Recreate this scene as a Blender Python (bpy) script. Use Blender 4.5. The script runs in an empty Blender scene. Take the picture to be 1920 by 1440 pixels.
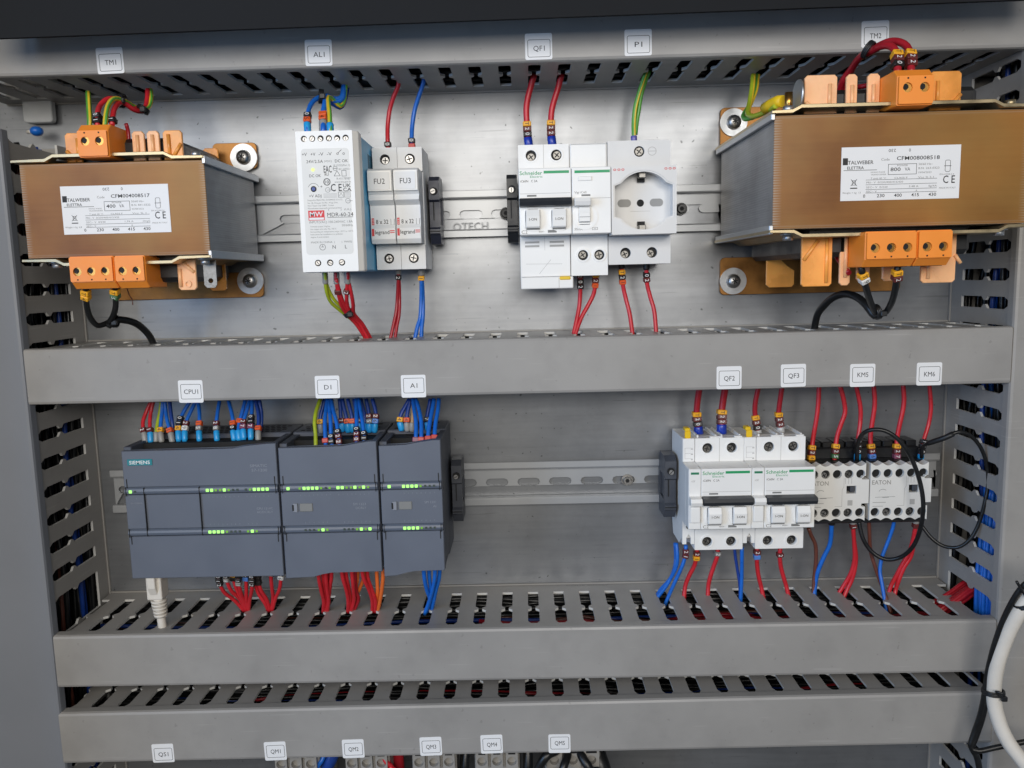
import bpy, bmesh, math, random
from mathutils import Vector, Matrix
from mathutils.geometry import tessellate_polygon
random.seed(7)
S = 0.001                      # the scene is written in millimetres, built in metres
C = bpy.context.scene.collection
SC = bpy.context.scene

# ------------------------------------------------------------------ camera, world, lamps, exposure
cam = bpy.data.cameras.new('camera')
cam.sensor_width = 36.0
cam.lens = 28.3981
cam.clip_start = 0.02
cam.clip_end = 50
camo = bpy.data.objects.new('camera', cam)
C.objects.link(camo)
camo.matrix_world = Matrix([[0.999629, 0.02241, 0.015486, 0.058833], [0.01242, 0.131007, -0.991304, -0.634035], [-0.024244, 0.991128, 0.13068, 0.040859], [0.0, 0.0, 0.0, 1.0]])
SC.camera = camo
world = bpy.data.worlds.new('World')
SC.world = world
world.use_nodes = True
world.node_tree.nodes['Background'].inputs[0].default_value = (0.92, 0.96, 1.0, 1)
world.node_tree.nodes['Background'].inputs[1].default_value = 0.065


def area(name, loc, target, sx, sy, power, col):
    l = bpy.data.lights.new(name, 'AREA')
    l.shape = 'RECTANGLE'
    l.size, l.size_y, l.energy, l.color = sx, sy, power, col
    o = bpy.data.objects.new(name, l)
    C.objects.link(o)
    o.location = loc
    o.rotation_euler = (Vector(target) - Vector(loc)).to_track_quat('-Z', 'Y').to_euler()
    return o


area('room_lamp', (-0.1, -1.35, 0.34), (0.0, 0, 0.0), 1.3, 0.5, 13.0, (1.0, 0.955, 0.885))
area('ceiling_lamp', (0.70, -2.4, 0.52), (0.1, 0, 0.0), 0.5, 0.28, 5.0, (1.0, 0.98, 0.96))
area('window_light', (-0.9, -0.8, 0.1), (-0.3, 0, 0.0), 0.5, 0.8, 7.5, (0.36, 0.60, 1.0))
SC.view_settings.view_transform = 'Standard'
SC.view_settings.look = 'None'
SC.view_settings.exposure = 0.0
SC.view_settings.gamma = 1.0


# ------------------------------------------------------------------ materials
def lin(r, g, b):
    def f(c):
        c /= 255.0
        return c / 12.92 if c <= 0.04045 else ((c + 0.055) / 1.055) ** 2.4
    return (f(r), f(g), f(b), 1)


MATS = {}


def mat(name, rgb, rough=0.5, metal=0.0, var=0.05, scale=60.0, bump=0.0, bscale=900.0, coat=0.0, spec=0.5, rvar=0.08, sss=0.0):
    m = bpy.data.materials.new(name)
    m.use_nodes = True
    nt = m.node_tree
    b = nt.nodes['Principled BSDF']
    tc = nt.nodes.new('ShaderNodeTexCoord')
    n = nt.nodes.new('ShaderNodeTexNoise')
    n.inputs['Scale'].default_value = scale
    n.inputs['Detail'].default_value = 5
    nt.links.new(tc.outputs['Object'], n.inputs['Vector'])
    mr = nt.nodes.new('ShaderNodeMapRange')
    mr.inputs['From Min'].default_value = 0.3
    mr.inputs['From Max'].default_value = 0.7
    mr.inputs['To Min'].default_value = 1 - var
    mr.inputs['To Max'].default_value = 1 + var
    nt.links.new(n.outputs['Fac'], mr.inputs['Value'])
    mx = nt.nodes.new('ShaderNodeVectorMath')
    mx.operation = 'SCALE'
    mx.inputs[0].default_value = lin(*rgb)[:3]
    nt.links.new(mr.outputs[0], mx.inputs['Scale'])
    nt.links.new(mx.outputs[0], b.inputs['Base Color'])
    r2 = nt.nodes.new('ShaderNodeMapRange')
    r2.inputs['From Min'].default_value = 0.3
    r2.inputs['From Max'].default_value = 0.7
    r2.inputs['To Min'].default_value = max(0.03, rough - rvar)
    r2.inputs['To Max'].default_value = min(1, rough + rvar)
    nt.links.new(n.outputs['Fac'], r2.inputs['Value'])
    nt.links.new(r2.outputs[0], b.inputs['Roughness'])
    b.inputs['Metallic'].default_value = metal
    b.inputs['Coat Weight'].default_value = coat
    b.inputs['Specular IOR Level'].default_value = spec
    if sss:
        b.inputs['Subsurface Weight'].default_value = sss
        b.inputs['Subsurface Radius'].default_value = (0.003, 0.0015, 0.0008)
    if bump:
        nb = nt.nodes.new('ShaderNodeTexNoise')
        nb.inputs['Scale'].default_value = bscale
        nb.inputs['Detail'].default_value = 3
        nt.links.new(tc.outputs['Object'], nb.inputs['Vector'])
        bp = nt.nodes.new('ShaderNodeBump')
        bp.inputs['Strength'].default_value = bump
        bp.inputs['Distance'].default_value = 0.0004
        nt.links.new(nb.outputs['Fac'], bp.inputs['Height'])
        nt.links.new(bp.outputs[0], b.inputs['Normal'])
    MATS[name] = m
    return m


duct_m = mat('duct_grey_plastic', (156, 153, 149), .42, var=.035, scale=14, bump=.08, bscale=1500)
left_cover_m = mat('blue_grey_cover', (127, 131, 139), .45, var=.03, scale=14, bump=.08, bscale=1500)  # darker and bluer than the other duct covers
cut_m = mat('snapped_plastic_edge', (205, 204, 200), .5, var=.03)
duct_in = mat('duct_inner_plastic', (150, 147, 142), .5, var=.04, scale=20)
white_m = mat('white_plastic', (240, 239, 236), .38, var=.015, scale=30, bump=.04, bscale=2500)
white2_m = mat('off_white_plastic', (226, 224, 219), .45, var=.02, scale=40, bump=.05, bscale=2500)
lgrey_m = mat('light_grey_plastic', (228, 229, 230), .42, var=.02, scale=30, bump=.05, bscale=2500)
lgreyd_m = mat('socket_grey_plastic', (218, 217, 215), .4, var=.02, scale=30)
paper_m = mat('label_paper', (236, 236, 236), .55, var=.012, scale=80, spec=.3)
silver_m = mat('silver_label', (222, 221, 217), .4, var=.01, scale=80, metal=0)
ink_m = mat('black_ink', (38, 38, 40), .6, var=.05)
grey_ink = mat('grey_ink', (128, 128, 126), .6, var=.05)
faint_ink = mat('pale_grey_ink', (176, 174, 170), .6, var=.05)
plc_ink = mat('pale_print', (135, 139, 148), .6, var=.05)
teal_m = mat('teal_print', (32, 130, 140), .5)
green_m = mat('green_print', (25, 158, 98), .5)
greend_m = mat('dark_green_print', (40, 128, 92), .5)
red_print = mat('red_print', (214, 58, 62), .5)
yellow_m = mat('yellow_plastic', (238, 196, 30), .4)
plc_m = mat('slate_plastic', (98, 104, 116), .5, var=.03, scale=40, bump=.12, bscale=2200)
plcd_m = mat('dark_slate_plastic', (76, 80, 90), .5, var=.04, scale=40, bump=.1, bscale=2000)
plcbar_m = mat('slate_bar', (94, 102, 116), .4, var=.02)
black_m = mat('black_plastic', (28, 29, 31), .4, var=.1, scale=80)
void_m = mat('dark_recess', (14, 14, 15), .7, var=.1)  # near-black, stands in for the shade inside wells, holes and slots
navy_m = mat('dark_blue_black_plastic', (46, 50, 66), .38, var=.06, scale=90)
charc_m = mat('charcoal_plastic', (66, 69, 76), .45, var=.05, scale=90, bump=.1)
handle_m = mat('handle_charcoal', (42, 45, 50), .42, var=.08, scale=120)
mdrblue = mat('blue_plastic', (92, 186, 232), .4, var=.04, scale=60)
orange_m = mat('orange_plastic', (248, 146, 48), .42, var=.03, scale=60, bump=.06, bscale=1800, sss=.05)
peach_m = mat('peach_bobbin_plastic', (250, 190, 138), .32, var=.12, scale=70, bump=.1, bscale=700, sss=.15)
resin_m = mat('amber_resin_plastic', (244, 164, 78), .26, var=.25, scale=55, sss=.15)
screw_m = mat('screw_steel', (176, 174, 171), .4, metal=1, var=.15, scale=900)
screwd_m = mat('dark_screw_steel', (128, 126, 122), .4, metal=.9, var=.25, scale=700)
zinc_m = mat('zinc_steel', (196, 198, 200), .42, metal=.9, var=.08, scale=300, bump=.06)
rail_m = mat('rail_zinc', (178, 180, 182), .38, metal=.4, var=.02, scale=40, rvar=.02)
chrom_m = mat('yellow_chromate_steel', (156, 108, 54), .4, metal=.6, var=.35, scale=70, bump=.1)
gold_m = mat('gold_zinc_edge', (178, 162, 130), .38, metal=.9, var=.2, scale=120)
dark_lip = mat('shaded_lip_charcoal', (34, 35, 37), .85, var=.1, scale=60, bump=.1, spec=.15)  # the top lip's shadow is put into this near-black colour
cab_m = mat('cabinet_paint', (170, 172, 172), .5, var=.03)
copper_m = mat('brass', (200, 150, 80), .3, metal=1)

# wires
W = {
    'red': mat('red_insulation', (200, 40, 50), .34, var=.08, scale=200),
    'dred': mat('dark_red_insulation', (165, 28, 40), .36, var=.08, scale=200),
    'blue': mat('blue_insulation', (28, 104, 200), .34, var=.08, scale=200),
    'dblue': mat('dark_blue_insulation', (28, 62, 140), .36, var=.1, scale=200),
    'black': mat('black_insulation', (24, 25, 26), .36, var=.15, scale=200),
    'brown': mat('brown_insulation', (104, 60, 48), .38, var=.1, scale=200),
    'orange': mat('orange_insulation', (228, 112, 50), .36, var=.06, scale=200),
    'green': mat('green_insulation', (88, 160, 62), .36, var=.08, scale=200),
    'yellow': mat('yellow_insulation', (222, 190, 50), .36, var=.06, scale=200),
    'lime': mat('lime_insulation', (168, 184, 44), .36, var=.08, scale=200),
    'white': mat('white_insulation', (222, 216, 206), .45, var=.03, scale=120),
    'tan': mat('tan_insulation', (190, 150, 100), .4),
    'grey': mat('grey_insulation', (150, 148, 145), .4),
}
F = {
    'cyan': mat('cyan_ferrule', (40, 158, 222), .35, var=.04, scale=200),
    'grey': mat('grey_ferrule', (152, 150, 146), .4, var=.05, scale=200),
    'blue': mat('dark_blue_ferrule', (28, 58, 168), .3, var=.05, scale=200),
    'violet': mat('violet_ferrule', (108, 104, 178), .3, var=.05, scale=200),
    'black': mat('black_ferrule', (28, 26, 26), .4),
    'red': mat('red_ferrule', (196, 60, 56), .4),
    'white': mat('clear_ferrule', (190, 192, 192), .3),
}
MK = {
    'k': mat('black_marker', (34, 30, 30), .4, var=.06), 'n': mat('brown_marker', (98, 40, 38), .4, var=.06),
    'y': mat('yellow_marker', (240, 172, 36), .42, var=.04), 'o': mat('orange_marker', (226, 92, 40), .42, var=.05),
    'g': mat('green_marker', (64, 104, 62), .42), 'b': mat('blue_marker', (86, 136, 214), .42),
    'v': mat('violet_marker', (136, 76, 98), .42), 'w': mat('white_marker', (226, 226, 222), .42),
    'e': mat('grey_marker', (128, 126, 122), .42), 'r': mat('red_marker', (196, 62, 52), .42),
}


def emit(name, col, st):
    m = bpy.data.materials.new(name)
    m.use_nodes = True
    b = m.node_tree.nodes['Principled BSDF']
    b.inputs['Base Color'].default_value = (.02, .05, .01, 1)
    b.inputs['Emission Color'].default_value = col
    b.inputs['Emission Strength'].default_value = st
    return m


led_on = emit('led_lit', (.40, 1.0, .20, 1), 1.5)
led_dim = emit('led_faint', (.30, .75, .06, 1), .55)
led_off = mat('led_unlit', (66, 78, 70), .4)
led_psu = emit('led_yellow_green', (.75, .9, .3, 1), 1.2)


def plate_material():
    # galvanised sheet: spangled zinc, brushed streaks, stains and small dark specks
    m = mat('galvanised_sheet', (148, 150, 153), .37, metal=.68, var=.06, scale=9, bump=.12, bscale=120, rvar=.1)
    nt = m.node_tree
    b = nt.nodes['Principled BSDF']
    tc = [n for n in nt.nodes if n.type == 'TEX_COORD'][0]
    old = b.inputs['Base Color'].links[0].from_socket
    mp = nt.nodes.new('ShaderNodeMapping')
    mp.inputs['Scale'].default_value = (3, 3, 60)
    nt.links.new(tc.outputs['Object'], mp.inputs['Vector'])
    n = nt.nodes.new('ShaderNodeTexNoise')
    n.inputs['Scale'].default_value = 4
    n.inputs['Detail'].default_value = 6
    nt.links.new(mp.outputs[0], n.inputs['Vector'])
    vo = nt.nodes.new('ShaderNodeTexNoise')
    vo.inputs['Scale'].default_value = 260
    vo.inputs['Detail'].default_value = 1
    nt.links.new(tc.outputs['Object'], vo.inputs['Vector'])
    sp = nt.nodes.new('ShaderNodeMapRange')
    sp.inputs['From Min'].default_value = .72
    sp.inputs['From Max'].default_value = .77
    sp.inputs['To Min'].default_value = 1.0
    sp.inputs['To Max'].default_value = .45
    nt.links.new(vo.outputs['Fac'], sp.inputs['Value'])
    st = nt.nodes.new('ShaderNodeMapRange')
    st.inputs['From Min'].default_value = .35
    st.inputs['From Max'].default_value = .65
    st.inputs['To Min'].default_value = .94
    st.inputs['To Max'].default_value = 1.04
    nt.links.new(n.outputs['Fac'], st.inputs['Value'])
    mu = nt.nodes.new('ShaderNodeMath')
    mu.operation = 'MULTIPLY'
    nt.links.new(st.outputs[0], mu.inputs[0])
    nt.links.new(sp.outputs[0], mu.inputs[1])
    sc = nt.nodes.new('ShaderNodeVectorMath')
    sc.operation = 'SCALE'
    nt.links.new(old, sc.inputs[0])
    nt.links.new(mu.outputs[0], sc.inputs['Scale'])
    nt.links.new(sc.outputs[0], b.inputs['Base Color'])
    return m


plate_m = plate_material()


def soft_stains(m, amount, scale):
    nt = m.node_tree
    b = nt.nodes['Principled BSDF']
    tc = [n for n in nt.nodes if n.type == 'TEX_COORD'][0]
    old = b.inputs['Base Color'].links[0].from_socket
    n = nt.nodes.new('ShaderNodeTexNoise')
    n.inputs['Scale'].default_value = scale
    n.inputs['Detail'].default_value = 4
    n.inputs['Roughness'].default_value = .6
    nt.links.new(tc.outputs['Object'], n.inputs['Vector'])
    r = nt.nodes.new('ShaderNodeMapRange')
    r.inputs['From Min'].default_value = .5
    r.inputs['From Max'].default_value = .72
    r.inputs['To Min'].default_value = 1
    r.inputs['To Max'].default_value = 1 - amount
    nt.links.new(n.outputs['Fac'], r.inputs['Value'])
    s = nt.nodes.new('ShaderNodeVectorMath')
    s.operation = 'SCALE'
    nt.links.new(old, s.inputs[0])
    nt.links.new(r.outputs[0], s.inputs['Scale'])
    nt.links.new(s.outputs[0], b.inputs['Base Color'])




def specks(m, scale, thr, dark, stretch=(1, 1, 1)):
    nt = m.node_tree
    b = nt.nodes['Principled BSDF']
    tc = [n for n in nt.nodes if n.type == 'TEX_COORD'][0]
    old = b.inputs['Base Color'].links[0].from_socket
    mp = nt.nodes.new('ShaderNodeMapping')
    mp.inputs['Scale'].default_value = stretch
    mp.inputs['Rotation'].default_value = (0, .35 if stretch[2] > 1 else 0, 0)
    nt.links.new(tc.outputs['Object'], mp.inputs['Vector'])
    n = nt.nodes.new('ShaderNodeTexNoise')
    n.inputs['Scale'].default_value = scale
    n.inputs['Detail'].default_value = 1
    nt.links.new(mp.outputs[0], n.inputs['Vector'])
    r = nt.nodes.new('ShaderNodeMapRange')
    r.inputs['From Min'].default_value = thr
    r.inputs['From Max'].default_value = thr + .04
    r.inputs['To Min'].default_value = 1
    r.inputs['To Max'].default_value = dark
    nt.links.new(n.outputs['Fac'], r.inputs['Value'])
    s = nt.nodes.new('ShaderNodeVectorMath')
    s.operation = 'SCALE'
    nt.links.new(old, s.inputs[0])
    nt.links.new(r.outputs[0], s.inputs['Scale'])
    nt.links.new(s.outputs[0], b.inputs['Base Color'])


specks(duct_m, 300, .74, .84)
specks(duct_m, 22, .69, 1.12, (1, 1, 26))
specks(plate_m, 16, .70, .8, (1, 1, 30))
soft_stains(duct_m, .14, 9)
soft_stains(duct_m, .08, 40)
soft_stains(plate_m, .12, 16)
soft_stains(plate_m, .09, 70)
soft_stains(left_cover_m, .1, 7)



def core_material(name, front):
    # stacked steel laminations (fine lines along the sheets); the front carries amber varnish worn thin at its edges
    m = bpy.data.materials.new(name)
    m.use_nodes = True
    nt = m.node_tree
    b = nt.nodes['Principled BSDF']
    tc = nt.nodes.new('ShaderNodeTexCoord')
    w = nt.nodes.new('ShaderNodeTexWave')
    w.wave_type = 'BANDS'
    w.bands_direction = 'Z'
    w.inputs['Scale'].default_value = 210
    w.inputs['Distortion'].default_value = .6
    w.inputs['Detail'].default_value = 2
    nt.links.new(tc.outputs['Object'], w.inputs['Vector'])
    mp = nt.nodes.new('ShaderNodeMapping')
    mp.inputs['Scale'].default_value = (6, 6, 160)
    nt.links.new(tc.outputs['Object'], mp.inputs['Vector'])
    n = nt.nodes.new('ShaderNodeTexNoise')
    n.inputs['Scale'].default_value = 3
    n.inputs['Detail'].default_value = 6
    nt.links.new(mp.outputs[0], n.inputs['Vector'])
    n2 = nt.nodes.new('ShaderNodeTexNoise')
    n2.inputs['Scale'].default_value = 13 if front else 26
    n2.inputs['Detail'].default_value = 4
    nt.links.new(tc.outputs['Object'], n2.inputs['Vector'])
    cr = nt.nodes.new('ShaderNodeValToRGB')
    if front:
        cr.color_ramp.elements[0].color = lin(116, 70, 24)
        cr.color_ramp.elements[1].color = lin(168, 116, 56)
    else:
        cr.color_ramp.elements[0].color = lin(130, 127, 124)
        cr.color_ramp.elements[1].color = lin(174, 172, 171)
    cr.color_ramp.elements[0].position = .3
    cr.color_ramp.elements[1].position = .72
    ad = nt.nodes.new('ShaderNodeMath')
    ad.operation = 'MULTIPLY_ADD'
    ad.inputs[1].default_value = .10 if front else .22
    nt.links.new(n.outputs['Fac'], ad.inputs[0])
    m2 = nt.nodes.new('ShaderNodeMath')
    m2.operation = 'MULTIPLY'
    m2.inputs[1].default_value = .90 if front else .78
    nt.links.new(n2.outputs['Fac'], m2.inputs[0])
    nt.links.new(m2.outputs[0], ad.inputs[2])
    nt.links.new(ad.outputs[0], cr.inputs[0])
    out = cr.outputs[0]
    if front:
        sx = nt.nodes.new('ShaderNodeSeparateXYZ')
        nt.links.new(tc.outputs['Generated'], sx.inputs[0])

        def edge(sock, a, bb):
            s = nt.nodes.new('ShaderNodeMath')
            s.operation = 'SUBTRACT'
            s.inputs[1].default_value = .5
            nt.links.new(sock, s.inputs[0])
            q = nt.nodes.new('ShaderNodeMath')
            q.operation = 'ABSOLUTE'
            nt.links.new(s.outputs[0], q.inputs[0])
            r = nt.nodes.new('ShaderNodeMapRange')
            r.inputs['From Min'].default_value = a
            r.inputs['From Max'].default_value = bb
            nt.links.new(q.outputs[0], r.inputs['Value'])
            return r.outputs[0]
        e1 = edge(sx.outputs['X'], .465, .51)
        e2 = edge(sx.outputs['Z'], .455, .56)
        mxm = nt.nodes.new('ShaderNodeMath')
        mxm.operation = 'MAXIMUM'
        nt.links.new(e1, mxm.inputs[0])
        nt.links.new(e2, mxm.inputs[1])
        wm = nt.nodes.new('ShaderNodeMath')
        wm.operation = 'MULTIPLY'
        nt.links.new(mxm.outputs[0], wm.inputs[0])
        nt.links.new(w.outputs['Fac'], wm.inputs[1])
        w2 = nt.nodes.new('ShaderNodeMath')
        w2.operation = 'MULTIPLY'
        w2.use_clamp = True
        w2.inputs[1].default_value = .9
        nt.links.new(wm.outputs[0], w2.inputs[0])
        mix = nt.nodes.new('ShaderNodeMix')
        mix.data_type = 'RGBA'
        nt.links.new(w2.outputs[0], mix.inputs['Factor'])
        nt.links.new(out, mix.inputs['A'])
        mix.inputs['B'].default_value = lin(172, 166, 156)
        out = mix.outputs['Result']
    if front:      # broad olive clouds where the varnish is thinner
        n3 = nt.nodes.new('ShaderNodeTexNoise')
        n3.inputs['Scale'].default_value = 17
        n3.inputs['Detail'].default_value = 3
        nt.links.new(tc.outputs['Object'], n3.inputs['Vector'])
        r3 = nt.nodes.new('ShaderNodeMapRange')
        r3.inputs['From Min'].default_value = .42
        r3.inputs['From Max'].default_value = .68
        r3.inputs['To Max'].default_value = .5
        nt.links.new(n3.outputs['Fac'], r3.inputs['Value'])
        m3 = nt.nodes.new('ShaderNodeMix')
        m3.data_type = 'RGBA'
        nt.links.new(r3.outputs[0], m3.inputs['Factor'])
        nt.links.new(out, m3.inputs['A'])
        m3.inputs['B'].default_value = lin(148, 116, 62)
        out = m3.outputs['Result']
        b.inputs['Coat Weight'].default_value = .12
        b.inputs['Coat Roughness'].default_value = .3
    nt.links.new(out, b.inputs['Base Color'])
    b.inputs['Metallic'].default_value = .05 if front else .6
    b.inputs['Specular IOR Level'].default_value = .25 if front else .5
    b.inputs['Roughness'].default_value = .40 if front else .44
    bp = nt.nodes.new('ShaderNodeBump')
    bp.inputs['Strength'].default_value = .04 if front else .18
    bp.inputs['Distance'].default_value = .0003
    nt.links.new(w.outputs['Fac'], bp.inputs['Height'])
    nt.links.new(bp.outputs[0], b.inputs['Normal'])
    return m


core_front = core_material('varnished_lamination_face', True)
core_side = core_material('bare_lamination_side', False)

# ------------------------------------------------------------------ mesh helpers (all in mm)
GLY = {}


def glyphs(s, bold):
    k = (s, bold)
    if k not in GLY:
        cu = bpy.data.curves.new('t', 'FONT')
        cu.body = s
        cu.resolution_u = 2
        cu.offset = .009 if bold else 0.0
        ob = bpy.data.objects.new('t', cu)
        me = ob.to_mesh()
        vs = [tuple(v.co) for v in me.vertices]
        fs = [tuple(p.vertices) for p in me.polygons]
        ob.to_mesh_clear()
        bpy.data.objects.remove(ob)
        bpy.data.curves.remove(cu)
        GLY[k] = (vs, fs)
    return GLY[k]


class B:
    def __init__(s):
        s.bm = bmesh.new()

    def faces(s, vs, fs, smooth=False):
        v = [s.bm.verts.new(p) for p in vs]
        out = []
        for f in fs:
            try:
                q = s.bm.faces.new([v[i] for i in f])
                q.smooth = smooth
                out.append(q)
            except ValueError:
                pass
        return v, out

    def box(s, x0, x1, y0, y1, z0, z1, bev=0.0, seg=1):
        vs = [(x, y, z) for x in (x0, x1) for y in (y0, y1) for z in (z0, z1)]
        v, f = s.faces(vs, [(0, 1, 3, 2), (4, 6, 7, 5), (0, 4, 5, 1), (2, 3, 7, 6), (0, 2, 6, 4), (1, 5, 7, 3)])
        if bev:
            es = list({e for q in f for e in q.edges})
            bmesh.ops.bevel(s.bm, geom=es, offset=bev, segments=seg, profile=.5, affect='EDGES')
        return s

    def prism(s, outer, c0, c1, axis='y', holes=(), bev=0.0, seg=1):
        loops = [list(outer)] + [list(h) for h in holes]
        flat = [p for l in loops for p in l]

        def m(p, c):
            a, b = p[0], p[1]
            return {'y': (a, c, b), 'x': (c, a, b), 'z': (a, b, c)}[axis]
        n = len(flat)
        vs = [m(p, c0) for p in flat] + [m(p, c1) for p in flat]
        fs = []
        if holes:
            tri = tessellate_polygon([[Vector((p[0], p[1], 0)) for p in l] for l in loops])
            fs += [tuple(t) for t in tri] + [tuple(i + n for i in t) for t in tri]
        else:
            fs += [tuple(range(n)), tuple(range(n, 2 * n))]
        k = 0
        for l in loops:
            L = len(l)
            for i in range(L):
                j = (i + 1) % L
                fs.append((k + i, k + j, n + k + j, n + k + i))
            k += L
        v, f = s.faces(vs, fs)
        if bev and not holes:
            es = [e for e in {e for q in f[:2] for e in q.edges}]
            bmesh.ops.bevel(s.bm, geom=es, offset=bev, segments=seg, profile=.5, affect='EDGES')
        return s

    def cyl(s, p0, p1, r0, r1=None, n=16, caps=True):
        r1 = r0 if r1 is None else r1
        a, b = Vector(p0), Vector(p1)
        d = (b - a).normalized()
        u = d.orthogonal().normalized()
        w = d.cross(u)
        vs = []
        for c, r in ((a, r0), (b, r1)):
            for i in range(n):
                t = 2 * math.pi * i / n
                vs.append(tuple(c + (u * math.cos(t) + w * math.sin(t)) * r))
        v, f = s.faces(vs, [(i, (i + 1) % n, n + (i + 1) % n, n + i) for i in range(n)], smooth=True)
        if caps:
            s.bm.faces.new(v[:n])
            s.bm.faces.new(v[n:])
        return s

    def tube(s, pts, r, n=10, flat=1.0):
        P = [Vector(p) for p in pts]
        prev = None
        rings = []
        for i, p in enumerate(P):
            t = (P[min(i + 1, len(P) - 1)] - P[max(i - 1, 0)]).normalized()
            if prev is None:
                u = t.orthogonal().normalized()
            else:
                u = (prev - t * prev.dot(t)).normalized()
            prev = u
            w = t.cross(u)
            rr = r[i] if isinstance(r, (list, tuple)) else r
            rings.append([s.bm.verts.new(p + (u * math.cos(2 * math.pi * k / n) + w * math.sin(2 * math.pi * k / n) * flat) * rr) for k in range(n)])
        for a, b in zip(rings, rings[1:]):
            for k in range(n):
                f = s.bm.faces.new((a[k], a[(k + 1) % n], b[(k + 1) % n], b[k]))
                f.smooth = True
        s.bm.faces.new(rings[0])
        s.bm.faces.new(rings[-1])
        return s

    def ring(s, c, ro, ri, y0, y1, n=24):
        o = [(c[0] + ro * math.cos(2 * math.pi * i / n), c[1] + ro * math.sin(2 * math.pi * i / n)) for i in range(n)]
        h = [(c[0] + ri * math.cos(2 * math.pi * i / n), c[1] + ri * math.sin(2 * math.pi * i / n)) for i in range(n)]
        return s.prism(o, y0, y1, 'y', [h])

    def ell(s, c, rx, ry, rz, n=14, m=8):
        vs = []
        for j in range(1, m):
            ph = math.pi * j / m
            for i in range(n):
                t = 2 * math.pi * i / n
                vs.append((c[0] + rx * math.sin(ph) * math.cos(t), c[1] + ry * math.sin(ph) * math.sin(t), c[2] + rz * math.cos(ph)))
        top, bot = len(vs), len(vs) + 1
        vs += [(c[0], c[1], c[2] + rz), (c[0], c[1], c[2] - rz)]
        fs = []
        for j in range(m - 2):
            for i in range(n):
                fs.append((j * n + i, j * n + (i + 1) % n, (j + 1) * n + (i + 1) % n, (j + 1) * n + i))
        for i in range(n):
            fs.append((top, i, (i + 1) % n))
            fs.append((bot, (m - 2) * n + i, (m - 2) * n + (i + 1) % n))
        s.faces(vs, fs, True)
        return s

    def text(s, t, x, z, y, h, w=None, align='c', rot=0.0, bold=False, frame=None):
        vs, fs = glyphs(t, bold)
        if not vs:
            return s
        x0, x1 = min(v[0] for v in vs), max(v[0] for v in vs)
        k = h / 0.70
        kx = k if w is None else w / max(1e-6, x1 - x0)
        ox = {'c': (x0 + x1) / 2, 'l': x0, 'r': x1}[align]
        ca, sa = math.cos(rot), math.sin(rot)
        out = []
        for v in vs:
            a, b = (v[0] - ox) * kx, (v[1] - .35) * k
            if frame:
                o, e1, e2 = frame
                a, b = a * ca - b * sa, a * sa + b * ca
                out.append(tuple(o + e1 * a + e2 * b))
            else:
                out.append((x + a * ca - b * sa, y, z + a * sa + b * ca))
        s.faces(out, fs)
        return s

    def rect(s, x0, x1, z0, z1, y):
        s.faces([(x0, y, z0), (x1, y, z0), (x1, y, z1), (x0, y, z1)], [(0, 1, 2, 3)])
        return s

    def line(s, x0, z0, x1, z1, w, y):
        d = Vector((x1 - x0, z1 - z0))
        n = Vector((-d.y, d.x)).normalized() * w / 2
        s.faces([(x0 + n.x, y, z0 + n.y), (x1 + n.x, y, z1 + n.y), (x1 - n.x, y, z1 - n.y), (x0 - n.x, y, z0 - n.y)], [(0, 1, 2, 3)])
        return s

    def outline(s, x0, x1, z0, z1, w, y, r=0.0):
        if r:
            o, i = rrect(x0, x1, z0, z1, r), rrect(x0 + w, x1 - w, z0 + w, z1 - w, max(.1, r - w))
            n = len(o)
            s.faces([(p[0], y, p[1]) for p in o + i], [(k, (k + 1) % n, n + (k + 1) % n, n + k) for k in range(n)])
            return s
        for a in ((x0, x1, z0, z0 + w), (x0, x1, z1 - w, z1), (x0, x0 + w, z0 + w, z1 - w), (x1 - w, x1, z0 + w, z1 - w)):
            s.rect(*a, y)
        return s


def rrect(x0, x1, z0, z1, r, n=4):
    out = []
    for cx, cz, a0 in ((x1 - r, z1 - r, 0), (x0 + r, z1 - r, 90), (x0 + r, z0 + r, 180), (x1 - r, z0 + r, 270)):
        for i in range(n + 1):
            a = math.radians(a0 + 90 * i / n)
            out.append((cx + r * math.cos(a), cz + r * math.sin(a)))
    return out


def circ(x, z, r, n=20):
    return [(x + r * math.cos(2 * math.pi * i / n), z + r * math.sin(2 * math.pi * i / n)) for i in range(n)]


ORIG = {}


def obj(name, b, m, parent=None, label=None, origin=None, keepn=False):
    if not keepn:
        bmesh.ops.recalc_face_normals(b.bm, faces=b.bm.faces[:])
    me = bpy.data.meshes.new(name)
    o0 = Vector(origin) if origin is not None else (ORIG[parent.name] if parent is not None else Vector((0, 0, 0)))
    for v in b.bm.verts:
        v.co = (v.co - o0) * S
    b.bm.to_mesh(me)
    b.bm.free()
    me.materials.append(m)
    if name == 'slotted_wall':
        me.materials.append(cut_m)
    o = bpy.data.objects.new(name, me)
    C.objects.link(o)
    if parent is not None:
        o.parent = parent
        o.location = (o0 - ORIG[parent.name]) * S
    else:
        o.location = o0 * S
    ORIG[o.name] = o0
    if label:
        o['label'] = label
    return o


def flat(name, b, m, parent, label=None):      # printed marks: keep their faces towards the viewer's side (-y)
    for f in b.bm.faces:
        f.normal_update()
        if f.normal.y > 0:
            f.normal_flip()
    return obj(name, b, m, parent, label, keepn=True)


def tag(o, label, cat, group=None, kind=None):
    o['label'] = label
    if kind:
        o['kind'] = kind
    else:
        o['category'] = cat
    if group:
        o['group'] = group
    return o


def thing(name, label, cat, loc, group=None):
    o = bpy.data.objects.new(name, None)
    o.empty_display_size = .005
    C.objects.link(o)
    o.location = Vector(loc) * S
    ORIG[o.name] = Vector(loc)
    return tag(o, label, cat, group)


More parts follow.
